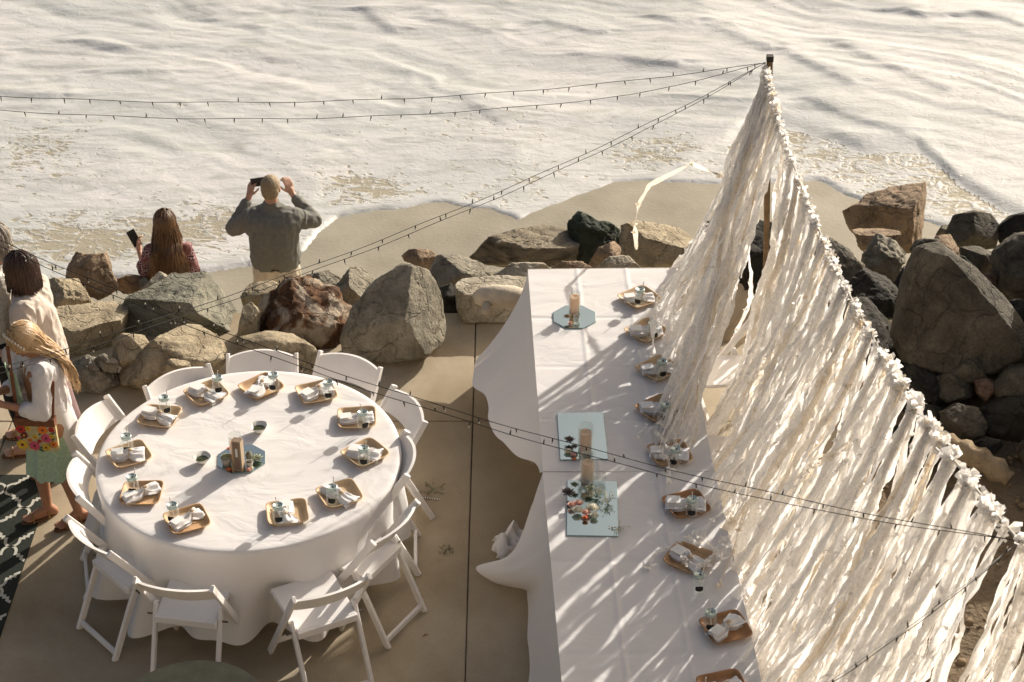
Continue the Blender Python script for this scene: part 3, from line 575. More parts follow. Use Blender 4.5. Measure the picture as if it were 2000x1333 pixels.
B('wedge-shaped black rock between the half-dome and the sunlit-topped rock', [(1987, 694), (1980, 722), (1958, 722), (1932, 708), (1932, 692), (1950, 678), (1976, 681)], 'dark', seed=109, zc=0.0, rough=.08, sub=4)
B('low black rock under the left foot of the half-dome', [(1822, 693), (1815, 710), (1792, 711), (1766, 696), (1764, 684), (1792, 670), (1811, 672)], 'dark', seed=110, zc=0.0, rough=.08, sub=4)
B('angular black rock under the middle of the half-dome', [(1872, 694), (1856, 707), (1841, 712), (1818, 694), (1821, 685), (1840, 672), (1869, 675)], 'dark', seed=111, zc=0.0, rough=.08, sub=4)
B('dark cracked boulder standing for crevice shade left of the half-dome', [(1655, 560), (1690, 520), (1735, 540), (1760, 600), (1745, 660), (1690, 660), (1660, 620)], 'dark', seed=120, zc=-.12, rough=.08)  # dark rocks added in the sand gaps as the black crevice shade
B('dark stone standing for crevice shade between the crinkled grey rock and the half-dome', [(1745, 560), (1765, 520), (1790, 530), (1790, 580), (1760, 600)], 'dark', seed=121, zc=-.22, rough=.08, sub=4)
B('pale brown stone at the right foot of the tall craggy boulder', [(1815, 500), (1828, 462), (1858, 458), (1872, 490), (1858, 520), (1828, 522)], 'brown', seed=122, zc=-.50, rough=.06, sub=4)
B('grey cobble between the tall craggy boulder and the rounded dark one', [(1828, 460), (1840, 440), (1860, 440), (1866, 462), (1846, 474)], 'grey', seed=123, zc=-.80, rough=.06, sub=4)
B('dark rock filling the hollow behind the top of the half-dome', [(1778, 490), (1790, 468), (1830, 468), (1846, 490), (1820, 512)], 'darkbrown', seed=124, zc=-.45, rough=.07, sub=4)
B('low dark rock between the small angular rock and the half-dome', [(1850, 512), (1880, 500), (1912, 535), (1930, 570), (1900, 575), (1868, 545)], 'dark', seed=125, zc=-.35, rough=.07, sub=4)
B('dark rock right of the half-dome under the large edge boulder', [(1950, 590), (1990, 585), (2040, 600), (2050, 680), (2010, 700), (1975, 650)], 'dark', seed=126, zc=-.05, rough=.07, sub=4)
# unseen boulders outside the frame; the right-hand ones added to cast shade
for i, (x, y, z, s, lb) in enumerate([(5.2, 12.3, .5, 1.0, 'broad dark shade-casting boulder'), (5.6, 11.0, .6, 1.1, 'tall dark shade-casting boulder'), (5.75, 12.7, .9, 1.0, 'high brown shade-casting boulder'), (4.5, 10.6, .4, .75, 'squat brown shade-casting boulder'), (-5.6, 12.3, -.2, .7, 'tan cracked boulder'), (-6.3, 11.7, .0, .6, 'tan rounded boulder'), (6.6, 12.6, .4, 1.1, 'massive black shade-casting boulder')]):
    V, F = ICO[4]; V = V.copy(); r_ = np.random.RandomState(i + 90)
    for q in range(7):
        n = r_.randn(3); n /= np.linalg.norm(n); s_ = V @ n - r_.uniform(.6, .8); V -= np.clip(s_, 0, None)[:, None] * n
    V *= (1 + fbm(V * 1.8 + i, 4) * .12)[:, None] * np.array([1.1, .95, .85])[None] * s
    o = mk('boulder', V, F, RM['tan' if x < 0 else ['darkbrown', 'dark'][i % 2]], None, True, (x, y, z))
    tag(o, lb + ' continuing the rock wall unseen beyond the ' + ('left' if x < 0 else 'right') + ' edge of the view', 'boulder', 'boulders outside the view')
# cobbles and clods on the dirt
g = G()
for i in range(420):
    x = rnd.uniform(2.4, 4.2); y = rnd.uniform(7.4, 11.2); s = rnd.uniform(.005, .020) * (1.9 if rnd.random() < .06 else 1)
    zz = float(ground_z(x, y)); V, F = ICO[2]
    a = fbm(V * 2.4 + i, 3) * 1.8; g.add([(x + p_[0] * s * (1 + a[k] * .4), y + p_[1] * s * (1 + a[k] * .4), zz + .02 + p_[2] * s * .7) for k, p_ in enumerate(V)], F)
stuff(g.obj('loose_clods', mat('dirt_clod', (.21, .155, .095), .95, .1, noise=(20, .3)), None, True), 'loose clods and pebbles scattered on the brown dirt at right', 'pebbles')
# bleached driftwood on the flat slab
g = G(); c = U(985, 588, .42)
g.tube([c + Vector((x, y, z)) for x, y, z in [(-.22, .02, 0), (-.16, .03, .02), (-.06, .02, .03), (.06, .0, .03), (.16, -.01, .02), (.24, .01, 0)]], [.035, .075, .082, .078, .066, .03], 14)
g.tube([c + Vector((x, y, z)) for x, y, z in [(-.12, -.02, 0), (-.13, -.09, -.01), (-.14, -.13, -.01)]], [.035, .035, .03], 10)
V = np.array(g.v); n_ = fbm(V * 14, 3)[:, None] * .012; cc = np.array(c); dd = V - cc; g.v = [tuple(q) for q in V + dd / (np.linalg.norm(dd, axis=1)[:, None] + 1e-6) * n_]
BLEACH = mat('bleached_wood', (.50, .43, .33), .85, .2, noise=(9, .18), bump=(35, .7, .01))
tag(g.obj('driftwood', BLEACH, None, True), 'stubby bleached driftwood piece lying on the flat pale boulder', 'driftwood')
# driftwood log at right
g = G(); a, b_ = U(1868, 878, .10), U(1972, 938, .04)
pts = [a.lerp(b_, t) + Vector((0, 0, .02 * sin(t * 3))) for t in np.linspace(-.25, 1, 16)]
g.tube(pts, [.075 + .012 * sin(i * 1.7) - .03 * max(0, (i - 12) / 4) for i in range(16)], 16)
V = np.array(g.v); ax = np.array((b_ - a).normalized()); cc = np.array(a); al = (V - cc) @ ax
rad = V - cc - al[:, None] * ax; an = np.arctan2(rad @ np.array([0, 0, 1.]), rad @ np.cross(ax, [0, 0, 1.]))
k = vn3(np.stack([an * 2.6 + 9, al * 1.2, al * 0], -1)); g.v = [tuple(q) for q in V + rad * (k * .14)[:, None]]
WOODX = mat('driftwood', (.20, .145, .085), .9, .15, noise=(8, .35), bump=(40, .9, .02), col2=(.40, .31, .20))
log = g.obj('driftwood_log', WOODX, None, True); tag(log, 'split driftwood log lying on the dirt at right, beside the streamers', 'log')
# scallop garden shell
def fan(name, c, label, sc=1.0, rz=0):
    t = thing(name, label, 'planter', c, rz); g = G(); NR = 9
    def fn(u, v):
        a = (u - .5) * 2.3; r = v * .33 * sc * (1 + .05 * abs(sin(u * pi * NR)) * v); rid = abs(sin(u * pi * NR)) * .035 * v * sc
        return (sin(a) * r, -.10 * sc + .22 * sc * v * v * .5 + rid * .6, cos(a) * r + .03)
    g.grid(fn, 91, 14)
    def fb(u, v):
        q = Vector(fn(u, v)); return q + Vector((0, .03 * sc, 0))
    g.grid(fb, 91, 14)
    g.obj('shell_bowl', mat('cast_stone', (.42, .34, .24), .85, .2, noise=(12, .15), bump=(60, .4, .004)), t, True)
    G().lathe([(0, 0), (.12 * sc, 0), (.10 * sc, .05), (.05 * sc, .08), (.0, .09)], 16, (0, 0, 0)).obj('base', MATS['cast_stone'], t, True)
    return t
fan('scallop_shell', U(1408, 650, .0), 'fluted stone scallop shell ornament standing beyond the streamers', 1.15, -.5)

# ------------------------------------------------------------------ tables and cloths
TZ = .75
RC = Vector((-1.59, 9.22, 0)); RR = .915
def wave1(x, s): return vn3(np.array([[x, s, .5]]))[0]
t = thing('round_table', 'round folding banquet table hidden under the white cloth', 'table', RC)
G().lathe([(0, .715), (.90, .715), (.905, .725), (.905, .738), (0, .742)], 64).obj('tabletop', mat('plywood', (.35, .25, .15), .6), t)
for k in range(4):
    a = pi / 4 + k * pi / 2; G().tube([(cos(a) * .5, sin(a) * .5, .715), (cos(a) * .58, sin(a) * .58, 0)], .014, 8).obj('leg', mat('steel', (.4, .4, .4), .4, .5, 1), t)
g = G(); NA = 260
def rc(u, v):
    a = u * 2 * pi
    if v <= .5:
        r = RR * (v / .5) ** .8; return RC + Vector((cos(a) * r, sin(a) * r, TZ + .001 + .0018 * wave1(cos(a) * r * 3 + 9, sin(a) * r * 3)))
    s = (v - .5) / .5
    fold = .5 * sin(a * 11 + .6 * sin(a * 3)) + .35 * sin(a * 17 + 1.3) + .3 * wave1(a * 3, 5)
    r = RR + .008 * sin(min(s, .08) / .08 * pi / 2) - .045 * s + fold * (.014 + .14 * s) * min(1, s * 1.6) + .05 * s * s
    z = TZ - .012 * min(1, s / .04) - (.665 + .02 * sin(a * 5)) * max(0, s - .02)
    return RC + Vector((cos(a) * r - .05 * s * s, sin(a) * r, z))
g.grid(rc, NA, 60, True)
tag(g.obj('tablecloth', CLOTH, None, True), 'white floor-length cloth draped over the round table', 'tablecloth')

def lerp_path(P, s):
    n = len(P) - 1
    for i in range(n):
        if s <= P[i + 1][0] or i == n - 1:
            a, b = P[i], P[i + 1]; t = (s - a[0]) / (b[0] - a[0]); t = max(0, min(1, t))
            p0 = Vector(P[max(i - 1, 0)][1]); p1 = Vector(a[1]); p2 = Vector(b[1]); p3 = Vector(P[min(i + 2, n)][1])
            return .5 * (2 * p1 + (p2 - p0) * t + (2 * p0 - 5 * p1 + 4 * p2 - p3) * t * t + (3 * p1 - p0 - 3 * p2 + p3) * t ** 3)
def rect_cloth(label, TL, TR, BL, BR, left, right, seed, zt, front=None):
    g = G()
    def top(u, v):
        p = (TL.lerp(TR, u)).lerp(BL.lerp(BR, u), v); n = wave1(p.x * 3 + seed, p.y * 3)
        crease = 0
        for cr in (.33, .66): crease += .006 * math.exp(-((u - cr) / .009) ** 2)
        for cr in (.27, .52, .77): crease -= .006 * math.exp(-((v - cr) / .0045) ** 2)
        return (p.x, p.y, zt + .002 * n + crease)
    g.grid(top, 90, 160)
    def side(e0, e1, hem, sgn, nfold, key):
        def fn(u, v):
            p = e0.lerp(e1, u); h = lerp_path(hem, u); h.z = max(h.z, .02)
            s = v; q = p.lerp(h, s)
            belly = sin(s * pi) * .05 * sgn
            drop = (1 - (1 - s) ** 1.0); 
            far_ = float(sm(.38, .75, abs(h.x - p.x))); horiz = s ** (1.5 + 2.0 * far_); q.x = p.x + (h.x - p.x) * horiz + belly * .2; q.y = p.y + (h.y - p.y) * s
            q.z = zt + (h.z - zt) * (1 - (1 - s) ** (1.15 + .9 * far_))
            f = sin(u * nfold + seed + 1.2 * wave1(u * 5, seed)) * .5 + .5 * wave1(u * nfold * .6, seed + 3)
            q.x += f * .042 * s ** .9; q.z += .012 * f * s; q.y += .02 * sin(u * nfold * 2.3 + 1) * s
            r_ = min(1, s / .02); q.z -= .004 * r_
            return q
        g.grid(fn, 130, 40)
    side(TL, BL, left, -1, 15, 1); side(TR, BR, right, 1, 22, 2)
    def back(u, v):
        p = TL.lerp(TR, u); f = sin(u * 20 + seed) * .03 * v
        return (p.x, p.y + .01 + .12 * v + f, zt - .6 * v)
    g.grid(back, 60, 16)
    o = g.obj('tablecloth', CLOTH, None, True); return tag(o, label, 'tablecloth')
TL1, TR1, BL1, BR1 = U(1031, 527, TZ), U(1320, 524, TZ), U(1061, 921, TZ), U(1396, 925, TZ)
TL2, TR2, BL2, BR2 = U(1060, 924, TZ), U(1396, 924, TZ), U(1130, 1700, TZ), U(1570, 1700, TZ)
H1 = [(0, U(927, 700, .28)), (.18, U(924, 722, .22)), (.36, U(938, 770, .24)), (.6, U(965, 830, .30)), (.8, U(1005, 880, .42)), (1, U(1060, 918, .66))]
HR1 = [(0, U(1325, 600, .45)), (.3, U(1365, 740, .2)), (.6, U(1400, 900, .2)), (1, U(1425, 1060, .25))]
H2 = [(0, U(1045, 985, .50)), (.07, U(1022, 1040, .30)), (.13, U(985, 1085, .14)), (.19, U(925, 1112, .05)), (.25, U(960, 1135, .03)), (.32, U(1025, 1146, .03)), (.40, U(1035, 1175, .06)), (.5, U(1030, 1240, .10)), (.75, U(1028, 1400, .10)), (1, U(1030, 1900, .1))]
HR2 = [(0, U(1425, 1060, .25)), (.3, U(1470, 1150, .2)), (.6, U(1500, 1330, .2)), (1, U(1560, 1900, .2))]
for lab, a, b, c_, d_ in (('rectangular folding banquet table under the farther white cloth', TL1, TR1, BL1, BR1), ('rectangular folding banquet table under the nearer white cloth', TL2, TR2, BL2, BR2)):
    t = thing('folding_table', lab, 'table', ((a + d_) / 2).to_tuple()[:2] + (0,)); cen = (a + d_) / 2
    ins = lambda p: (p + (cen - p) * .02)
    v = [Vector((*ins(p).to_tuple()[:2], z)) - Vector((cen.x, cen.y, 0)) for z in (.70, .735) for p in (a, b, d_, c_)]
    mk('tabletop', v, [(0, 3, 2, 1), (4, 5, 6, 7), (0, 1, 5, 4), (1, 2, 6, 5), (2, 3, 7, 6), (3, 0, 4, 7)], MATS['plywood'], t)
    for p in (a, b, c_, d_):
        q = p + (cen - p) * .14 - Vector((cen.x, cen.y, 0)); G().tube([(q.x, q.y, .70), (q.x, q.y, 0)], .014, 8).obj('leg', MATS['steel'], t)
rect_cloth('white cloth on the farther rectangular table, its left side lifted by the wind', TL1, TR1, BL1, BR1, H1, HR1, 1, TZ)
rect_cloth('creased white cloth on the nearer rectangular table, one corner trailing on the ground', TL2, TR2, BL2, BR2, H2, HR2, 5, TZ + .004)

g = G()
def crum(u, v):
    p = U(965 + 75 * u, 1052 + 40 * v, .0); n1 = wave1(u * 4.2, v * 3.1); n2 = wave1(u * 9 + 4, v * 8); e = sin(pi * u) ** .5 * sin(pi * v) ** .5
    return (p.x + .03 * n2, p.y + .04 * n1, .012 + (.10 + .09 * n1 + .04 * n2) * e)
g.grid(crum, 44, 40)
g.obj('bunched_corner', CLOTH, bpy.data.objects['tablecloth.002'], True)

# ------------------------------------------------------------------ folding chair
def make_chair():
    t = thing('folding_chair', 'white folding chair', 'chair', (0, 0, 0))
    X = Vector((1, 0, 0))
    for s in (-1, 1):
        G().beam((s * .222, -.285, .80), (s * .222, .235, .0), .022, .045, X).obj('stile', WHITE, t)       # long member, back to front foot
        G().beam((s * .19, -.10, .50), (s * .19, -.33, .0), .024, .040, X).obj('rear_leg', WHITE, t)
        G().tube([(s * .236, -.135, .43), (s * .17, -.135, .43)], .006, 8).obj('bolt', mat('bolt_steel', (.16, .14, .12), .4, .5, .9), t)
    g = G()  # curved back panel
    def pan(o):
        def fn(u, v):
            x = (u - .5) * .425; cur = .045 * (1 - (2 * u - 1) ** 2)
            z = .655 + v * .125 + (.018 * (1 - (2 * u - 1) ** 2) if v > .5 else 0)
            return (x, -.285 + (.80 - z) * .65 - cur + o, z)
        return fn
    g.grid(pan(-.009), 17, 4); g.grid(pan(.009), 17, 4)
    rim = lambda j, u: [pan(-.009)(u, j), pan(.009)(u, j)]
    for j in (0, 1):
        P = []; n = 17
        for i in range(n): P += rim(j, i / 16)
        g.add(P, [(2 * i, 2 * i + 1, 2 * i + 3, 2 * i + 2) for i in range(n - 1)])
    g.obj('backrest', WHITE, t, True)
    bm = bmesh.new(); bmesh.ops.create_cube(bm, size=1)
    for q in bm.verts: q.co = Vector((q.co.x * (.385 if q.co.y > 0 else .36), .03 + q.co.y * .41, .452 + q.co.z * .022 + q.co.y * .015))
    bmesh.ops.bevel(bm, geom=bm.edges[:], offset=.008, segments=2, affect='EDGES')
    me = bpy.data.meshes.new('seat'); bm.to_mesh(me); bm.free(); me.materials.append(WHITE); o = bpy.data.objects.new('seat', me); COL.objects.link(o); o.parent = t
    G().beam((-.18, -.175, .432), (.18, -.175, .432), .045, .022, Vector((0, 0, 1))).obj('seat_rail', WHITE, t)
    G().beam((-.18, .215, .425), (.18, .215, .425), .04, .02, Vector((0, 0, 1))).obj('seat_rail', WHITE, t)
    G().beam((-.18, -.312, .045), (.18, -.312, .045), .038, .022, Vector((0, 0, 1))).obj('rung', WHITE, t)
    G().beam((-.21, .12, .175), (.21, .12, .175), .034, .02, Vector((0, 0, 1))).obj('rung', WHITE, t)
    return t
chair0 = make_chair(); used = [False]
def place_chair(x, y, rz, label, group=None):
    c = chair0 if not used[0] else dup(chair0); used[0] = True
    c.location = (x, y, 0); c.rotation_euler = (0, 0, rz); c['label'] = label; c['group'] = group or 'x'; return c
RCH = [  # the two top ends of the back in the photo
    ((285, 752), (402, 712), 'white folding chair behind the round table, leftmost of three'),
    ((447, 690), (577, 690), 'white folding chair facing us behind the round table, middle of the far row'),
    ((628, 688), (742, 714), 'white folding chair behind the round table, rightmost of three'),
    ((772, 756), (830, 820), 'white folding chair at right of the round table, farthest of that side'),
    ((790, 845), (802, 925), 'white folding chair seen edge-on, right of the round table'),
    ((808, 980), (738, 1060), 'white folding chair right of the round table front, nearer than the edge-on one'),
    ((716, 1125), (580, 1172), 'white folding chair back to us before the round table, the right one'),
    ((412, 1148), (264, 1136), 'white folding chair back to us before the round table, the left one'),
    ((212, 1085), (128, 1008), 'white folding chair at lower left of the round table with its frame in shade'),
    ((150, 970), (145, 886), 'white folding chair at the left of the round table nearest the rug'),
    ((146, 852), (204, 772), 'white folding chair at the left of the round table next to the blonde girl')]
for a, b, lab in RCH:
    A, B_ = U(*a, .80), U(*b, .80); mid = (A + B_) / 2; dirc = (RC - mid); dirc.z = 0
    ax = (B_ - A); nrm = Vector((-ax.y, ax.x, 0)).normalized()
    if nrm.dot(dirc) < 0: nrm = -nrm
    nrm = (nrm + dirc.normalized()).normalized()
    o = mid + nrm * .285
    place_chair(o.x, o.y, atan2(nrm.y, nrm.x) - pi / 2, lab, 'folding chairs around the round table')
for k, (u, v) in enumerate([(1412, 640), (1418, 800), (1440, 985), (1500, 1185)]):
    q = U(u, v, .80)
    place_chair(q.x + .02, q.y, pi / 2 + [.1, -.12, .05, -.05][k], ['white folding chair along the right side of the rectangular tables, farthest one', 'white folding chair showing between the two streamer bunches', 'white folding chair hidden behind streamers right of the nearer rectangular table', 'white folding chair behind streamers at right, nearest to us'][k], 'folding chairs along the rectangular tables')
for k, (x, y, rz) in enumerate([(2.05, 8.3, .5)]):
    place_chair(x, y, rz, 'white folding chair standing apart behind the lower streamers', None)
for c_ in list(bpy.data.objects):
    if c_.get('label', '').startswith('white folding chair standing apart') and 'group' in c_: del c_['group']

# ------------------------------------------------------------------ place settings
PALM = [mat('palm_leaf_a', (.50, .31, .16), .6, .3, noise=(9, .3), bump=(60, .3, .002)), mat('palm_leaf_b', (.58, .41, .24), .6, .3, noise=(7, .22), bump=(60, .3, .002)), mat('palm_leaf_c', (.36, .18, .075), .55, .35, noise=(9, .4), bump=(60, .3, .002))]
NAPK = mat('napkin_linen', (.80, .78, .765), .9, .1, noise=(12, .05), bump=(120, .4, .002), trans=.1)
GLASS = mat('clear_glass', (.85, .9, .9), .04, .6, alpha=.035)
LID = mat('mint_lid', (.42, .50, .475), .35, .5, .6, noise=(40, .1))
CHALK = mat('chalkboard', (.02, .02, .018), .8)
STRAWM = mat('paper_straw', (.75, .72, .66), .7)
TWINE = mat('twine', (.45, .34, .20), .9)
PAPER = mat('printed_paper', (.74, .72, .68), .8, noise=(90, .25), col2=(.80, .78, .75), fac=.3)
def rsq(a, n=4.5): # superellipse direction radius
    c, s = abs(cos(a)), abs(sin(a)); return 1 / ((c ** n + s ** n) ** (1 / n))
def make_tray(m):
    g = G()
    def fn(u, v):
        a = u * 2 * pi; K = [(0, .004), (.5, .004), (.075 / .1, .004), (.082 / .1, .008), (.094 / .1, .024), (.1 / .1, .029), (1.03, .027), (.96, .020), (.86, .004), (.80, 0.0), (0, 0)]
        i = min(int(v * 10 + 1e-6), 10); r, z = K[i]; q = rsq(a, 7) * .097 * r
        return (cos(a) * q, sin(a) * q, z + (.004 * sin(a * 2 + 1) if r > .9 else 0))
    g.grid(fn, 56, 11, True); return g
def make_napkin(seed):
    g = G(); r_ = random.Random(seed); cpos = r_.uniform(.5, .68); tw = r_.uniform(-.2, .2)
    def fn(u, v):
        s = u; x = (s - .5) * .185; w_ = .040 * (1 - .55 * math.exp(-((s - cpos) / .10) ** 2)) * (1 + .25 * sm(.75, 1, s)) * (1 - .0 * s)
        y = (v - .5) * 2 * w_; hgt = .022 * (1 - abs(v - .5) * 1.4) + .008 * math.exp(-((s - cpos) / .08) ** 2)
        rid = .007 * sin(v * 19 + seed) * (.3 + math.exp(-((s - cpos) / .2) ** 2)) + .006 * wave1(s * 6 + seed, v * 5)
        e = 0 if .02 < s < .98 else -.004
        return (x, y + tw * x * .4, .012 + max(0, hgt + rid) + e)
    g.grid(fn, 34, 20)
    def fb(u, v): p = fn(u, v); return (p[0], p[1], .004)
    g.grid(fb, 34, 20)
    return g, cpos
trays = [make_tray(m) for m in PALM]
ROUNDS = [  # px centre, yaw deg, tray tone, napkin yaw, jar px lid
    ((403, 770), 35, 1, -35, (424, 737), 'at the round table\'s leftmost far chair'),
    ((510, 757), 40, 0, 70, (533, 732), 'at the round table\'s middle far chair'),
    ((618, 768), 20, 1, 40, (641, 747), 'at the round table\'s rightmost far chair'),
    ((697, 818), 5, 1, 10, (708, 806), 'farther on the round table\'s right side'),
    ((713, 887), 40, 1, -15, (710, 876), 'nearer on the round table\'s right side'),
    ((663, 967), 25, 1, -40, (648, 952), 'at the round table\'s front right rim'),
    ((561, 1003), 10, 1, -80, (543, 988), 'at the round table\'s nearest rim'),
    ((365, 1017), 25, 0, 50, (336, 987), 'at the round table\'s front left rim'),
    ((277, 965), 0, 0, 35, (257, 932), 'left on round table, nearest of three there'),
    ((252, 890), 30, 1, 10, (246, 852), 'left on round table, middle of three there'),
    ((312, 815), -10, 1, -25, (320, 777), 'left on round table, farthest of three there')]
RECTS = [((1248, 583), 35, 1, 10, (1250, 566), 'at the rectangular tables\' far end'), ((1262, 648), 40, 1, 5, (1275, 632), 'second from the rectangular tables\' far end'),
    ((1285, 722), 40, 1, 10, (1293, 706), 'third from the rectangular tables\' far end'), ((1285, 800), 35, 0, 0, (1300, 790), 'on rectangular table, tangled in pale muslin'),
    ((1308, 887), 15, 0, -5, (1320, 877), 'just beyond the seam of the tables'), ((1340, 987), 20, 2, -5, (1352, 975), 'just this side of the tables\' seam'),
    ((1345, 1092), -30, 0, -45, (1366, 1122), 'on nearer rectangular table, between two other settings'), ((1417, 1228), 20, 2, 45, (1388, 1196), 'on nearer rectangular table, last whole setting'),
    ((1412, 1345), 15, 2, 20, (1370, 1345), 'cut by the photo\'s bottom edge')]
JAR_H = .125
jar_me = {}
def jar(c, rz, label, lab_ang, lid=True):
    t = thing('mason_jar', label, 'jar', c, rz, 'mason jar drinking glasses')
    if not jar_me:
        g = G().lathe([(.0, .002), (.030, .002), (.035, .010), (.0355, .085), (.032, .098), (.0285, .105), (.0285, .118)], 24)
        g.v and None
        jar_me['glass'] = g
        jar_me['lid'] = G().lathe([(.031, .106), (.0318, .108), (.0318, .124), (.030, .1265), (.027, .1265), (.0265, .125), (.0, .125)], 28)
        jar_me['hole'] = G().lathe([(0, .1256), (.0065, .1256), (.0065, .1262), (0, .1262)], 12)
    jar_me['glass'].obj('glass_body', GLASS, t, True)
    jar_me['lid'].obj('lid', LID, t, True)
    h = jar_me['hole']; G().add([(x + .006, y - .005, z) for x, y, z in h.v], h.f).obj('straw_hole', CHALK, t)
    a = rnd.uniform(0, 6.28); dx, dy = cos(a) * .02, sin(a) * .02 + .008
    s = G()
    s.tube([(.006 + dx * k * .9, -.005 + dy * k * .9, .03 + (.155) * k) for k in (0, .25, .5, .75, 1)], .0026, 8); s.obj('straw', STRAWM, t)
    g = G()  # chalk label wrapped on the glass
    def fn(u, v):
        q = (u - .5) * 1.25; k = 1 - abs(2 * u - 1) ** 3 * .35
        return (sin(q + lab_ang) * .0362, -cos(q + lab_ang) * .0362, .045 + (v - .5) * .036 * k)
    g.grid(fn, 12, 5); g.obj('chalk_label', CHALK, t, True)
    for k_ in range(3):
        q = G(); q.tube([(.006 + dx * kk * .9 , -.005 + dy * kk * .9, .03 + .155 * kk) for kk in (.80 + k_ * .07, .82 + k_ * .07)], .0029, 8); q.obj('straw_stripe', CHALK if k_ == 5 else mat('stripe', (.3, .22, .2), .7), t)
    return t
def setting(k, e, grp, where):
    (u, v), yaw, tone, ny, (ju, jv), ph = e
    zt = TZ + (.004 if where == 'r' and v > 925 else 0) + .004
    c = U(u, v, zt + .012); c.z = zt
    o = trays[tone].obj('tray', PALM[tone], None, True, c); o.rotation_euler = (0, 0, radians(yaw)); sc = 1.2 if where == 'o' else 1.2; o.scale = (sc, sc * (.95), 1)
    tag(o, ['brown', 'pale tan', 'dark brown'][(0, 1, 2)[tone]] + ' square palm-leaf tray ' + ph, 'tray', grp + ' trays')
    g, cp = make_napkin(k * 3 + len(where)); 
    n = thing('napkin', 'white cinched napkin bundle on the tray ' + ph, 'napkin', (c.x - .004, c.y - .008, zt + .006), radians(ny), grp + ' napkins')
    n.scale = (rnd.uniform(1.08, 1.3), rnd.uniform(1.05, 1.4), rnd.uniform(1.0, 1.3)); g.obj('folded_cloth', NAPK, n, True)
    x = (cp - .5) * .185
    G().tube([(x + .004 * sin(a), .021 * cos(a), .022 + .021 * sin(a)) for a in np.linspace(0, 2 * pi, 14)], .0016, 5, False).obj('twine_tie', TWINE, n)
    s = G(); s.ball((x + .012, -.004, .046), (.014, .011, .006), 10, 6); s.obj('seashell', mat('shell_tan', (.52, .38, .24), .5, .4, noise=(60, .2)), n, True)
    s = G(); s.box((-.055, 0, .041), (.062, .05, .0012), Matrix.Rotation(.06, 3, 'Z')); s.obj('menu_card', PAPER, n)
    j = U(ju, jv, zt + .125); 
    lab = 'glass mason jar with mint lid and straw ' + ph
    t = jar((j.x, j.y, zt + .004), rnd.uniform(-.4, .4), lab, rnd.uniform(-.3, .5))
    return t
for k, e in enumerate(ROUNDS): setting(k, e, 'round table', 'o')
for k, e in enumerate(RECTS): setting(k + 20, e, 'rectangular table', 'r')

# ------------------------------------------------------------------ centrepieces
MIRROR = mat('mirror_glass', (.46, .56, .57), .12, .5, 1.0, noise=(3, .03), bump=(4, .02, .01))
EDGE = mat('mirror_edge', (.25, .36, .34), .2, .6)
def mirror(kind, c, r, rz, label):
    t = thing('mirror', label, 'mirror', c, rz, 'mirror tiles under the centrepieces'); n = 8 if kind == 'oct' else 4
    rr = r if n == 8 else r; a0 = pi / n
    g = G(); g.add([(rr * .985 * cos(2 * pi * j / n), rr * .985 * sin(2 * pi * j / n), .0048) for j in range(n)], [tuple(range(n))]); P = [(x * cos(a0) - y * sin(a0), x * sin(a0) + y * cos(a0), z) for x, y, z in g.v]; mk('glass', P, g.f, MIRROR, t)
    g = G(); g.lathe([(0, 0), (rr, 0), (rr, .003), (rr * .986, .0044), (0, .0043)], n); P = [(x * cos(a0) - y * sin(a0), x * sin(a0) + y * cos(a0), z) for x, y, z in g.v]; mk('bevelled_edge', P, g.f, EDGE, t)
    return t
CANDLE = mat('candle_wax', (.84, .60, .40), .5, .3, trans=.45)
def candle(c, r, h, label):
    t = thing('pillar_candle', label, 'candle', c, 0, 'pillar candles')
    G().lathe([(0, 0), (r, 0), (r, h - .004), (r * .93, h), (r * .7, h - .006), (0, h - .008)], 26).obj('wax', CANDLE, t, True)
    G().tube([(0, 0, h - .01), (.001, 0, h + .004)], .0012, 6).obj('wick', CHALK, t)
def hurricane(c, r, h, label, grp='glass holders'):
    g = G().lathe([(0, .003), (r, .003), (r, h), (r - .002, h), (r - .002, .006), (0, .006)], 30, c)
    tag(g.obj('glass_cylinder', GLASS, None, True), label, 'glass holder', grp)
ROSEP = mat('rose_peach', (.86, .56, .46), .7, .2, trans=.35); ROSEW = mat('rose_white', (.86, .82, .68), .7, .2, trans=.35); ORNG = mat('orange_bloom', (.75, .22, .08), .7)
SUCC = mat('succulent_purple', (.09, .065, .055), .6, noise=(30, .4)); SUCG = mat('succulent_green', (.20, .22, .13), .6, noise=(40, .3)); LEAF = mat('leaf_green', (.13, .17, .07), .6, noise=(40, .3)); BREATH = mat('babys_breath', (.68, .66, .52), .9)
def rose(c, r, m, label, grp):
    g = G(); r *= 1.3; g.ball((c[0], c[1], c[2] + r * .45), (r * .62, r * .62, r * .5), 10, 7)
    for L_ in range(4):
        n = [3, 4, 5, 6][L_]; rr = r * (.25 + .25 * L_)
        for k in range(n):
            a0 = 2 * pi * k / n + L_ * .7
            def fn(u, v):
                a = a0 + (u - .5) * 2 * pi / n * 1.25; R_ = rr * (.35 + .65 * v) * (1 + .1 * cos((u - .5) * 6)); z = r * (1.0 - .12 * L_) * (v ** .8) - r * .05 * L_ * v * v
                return (c[0] + cos(a) * R_, c[1] + sin(a) * R_, c[2] + z)
            g.grid(fn, 6, 5)
    return tag(g.obj('rose', m, None, True), label, 'flower', grp)
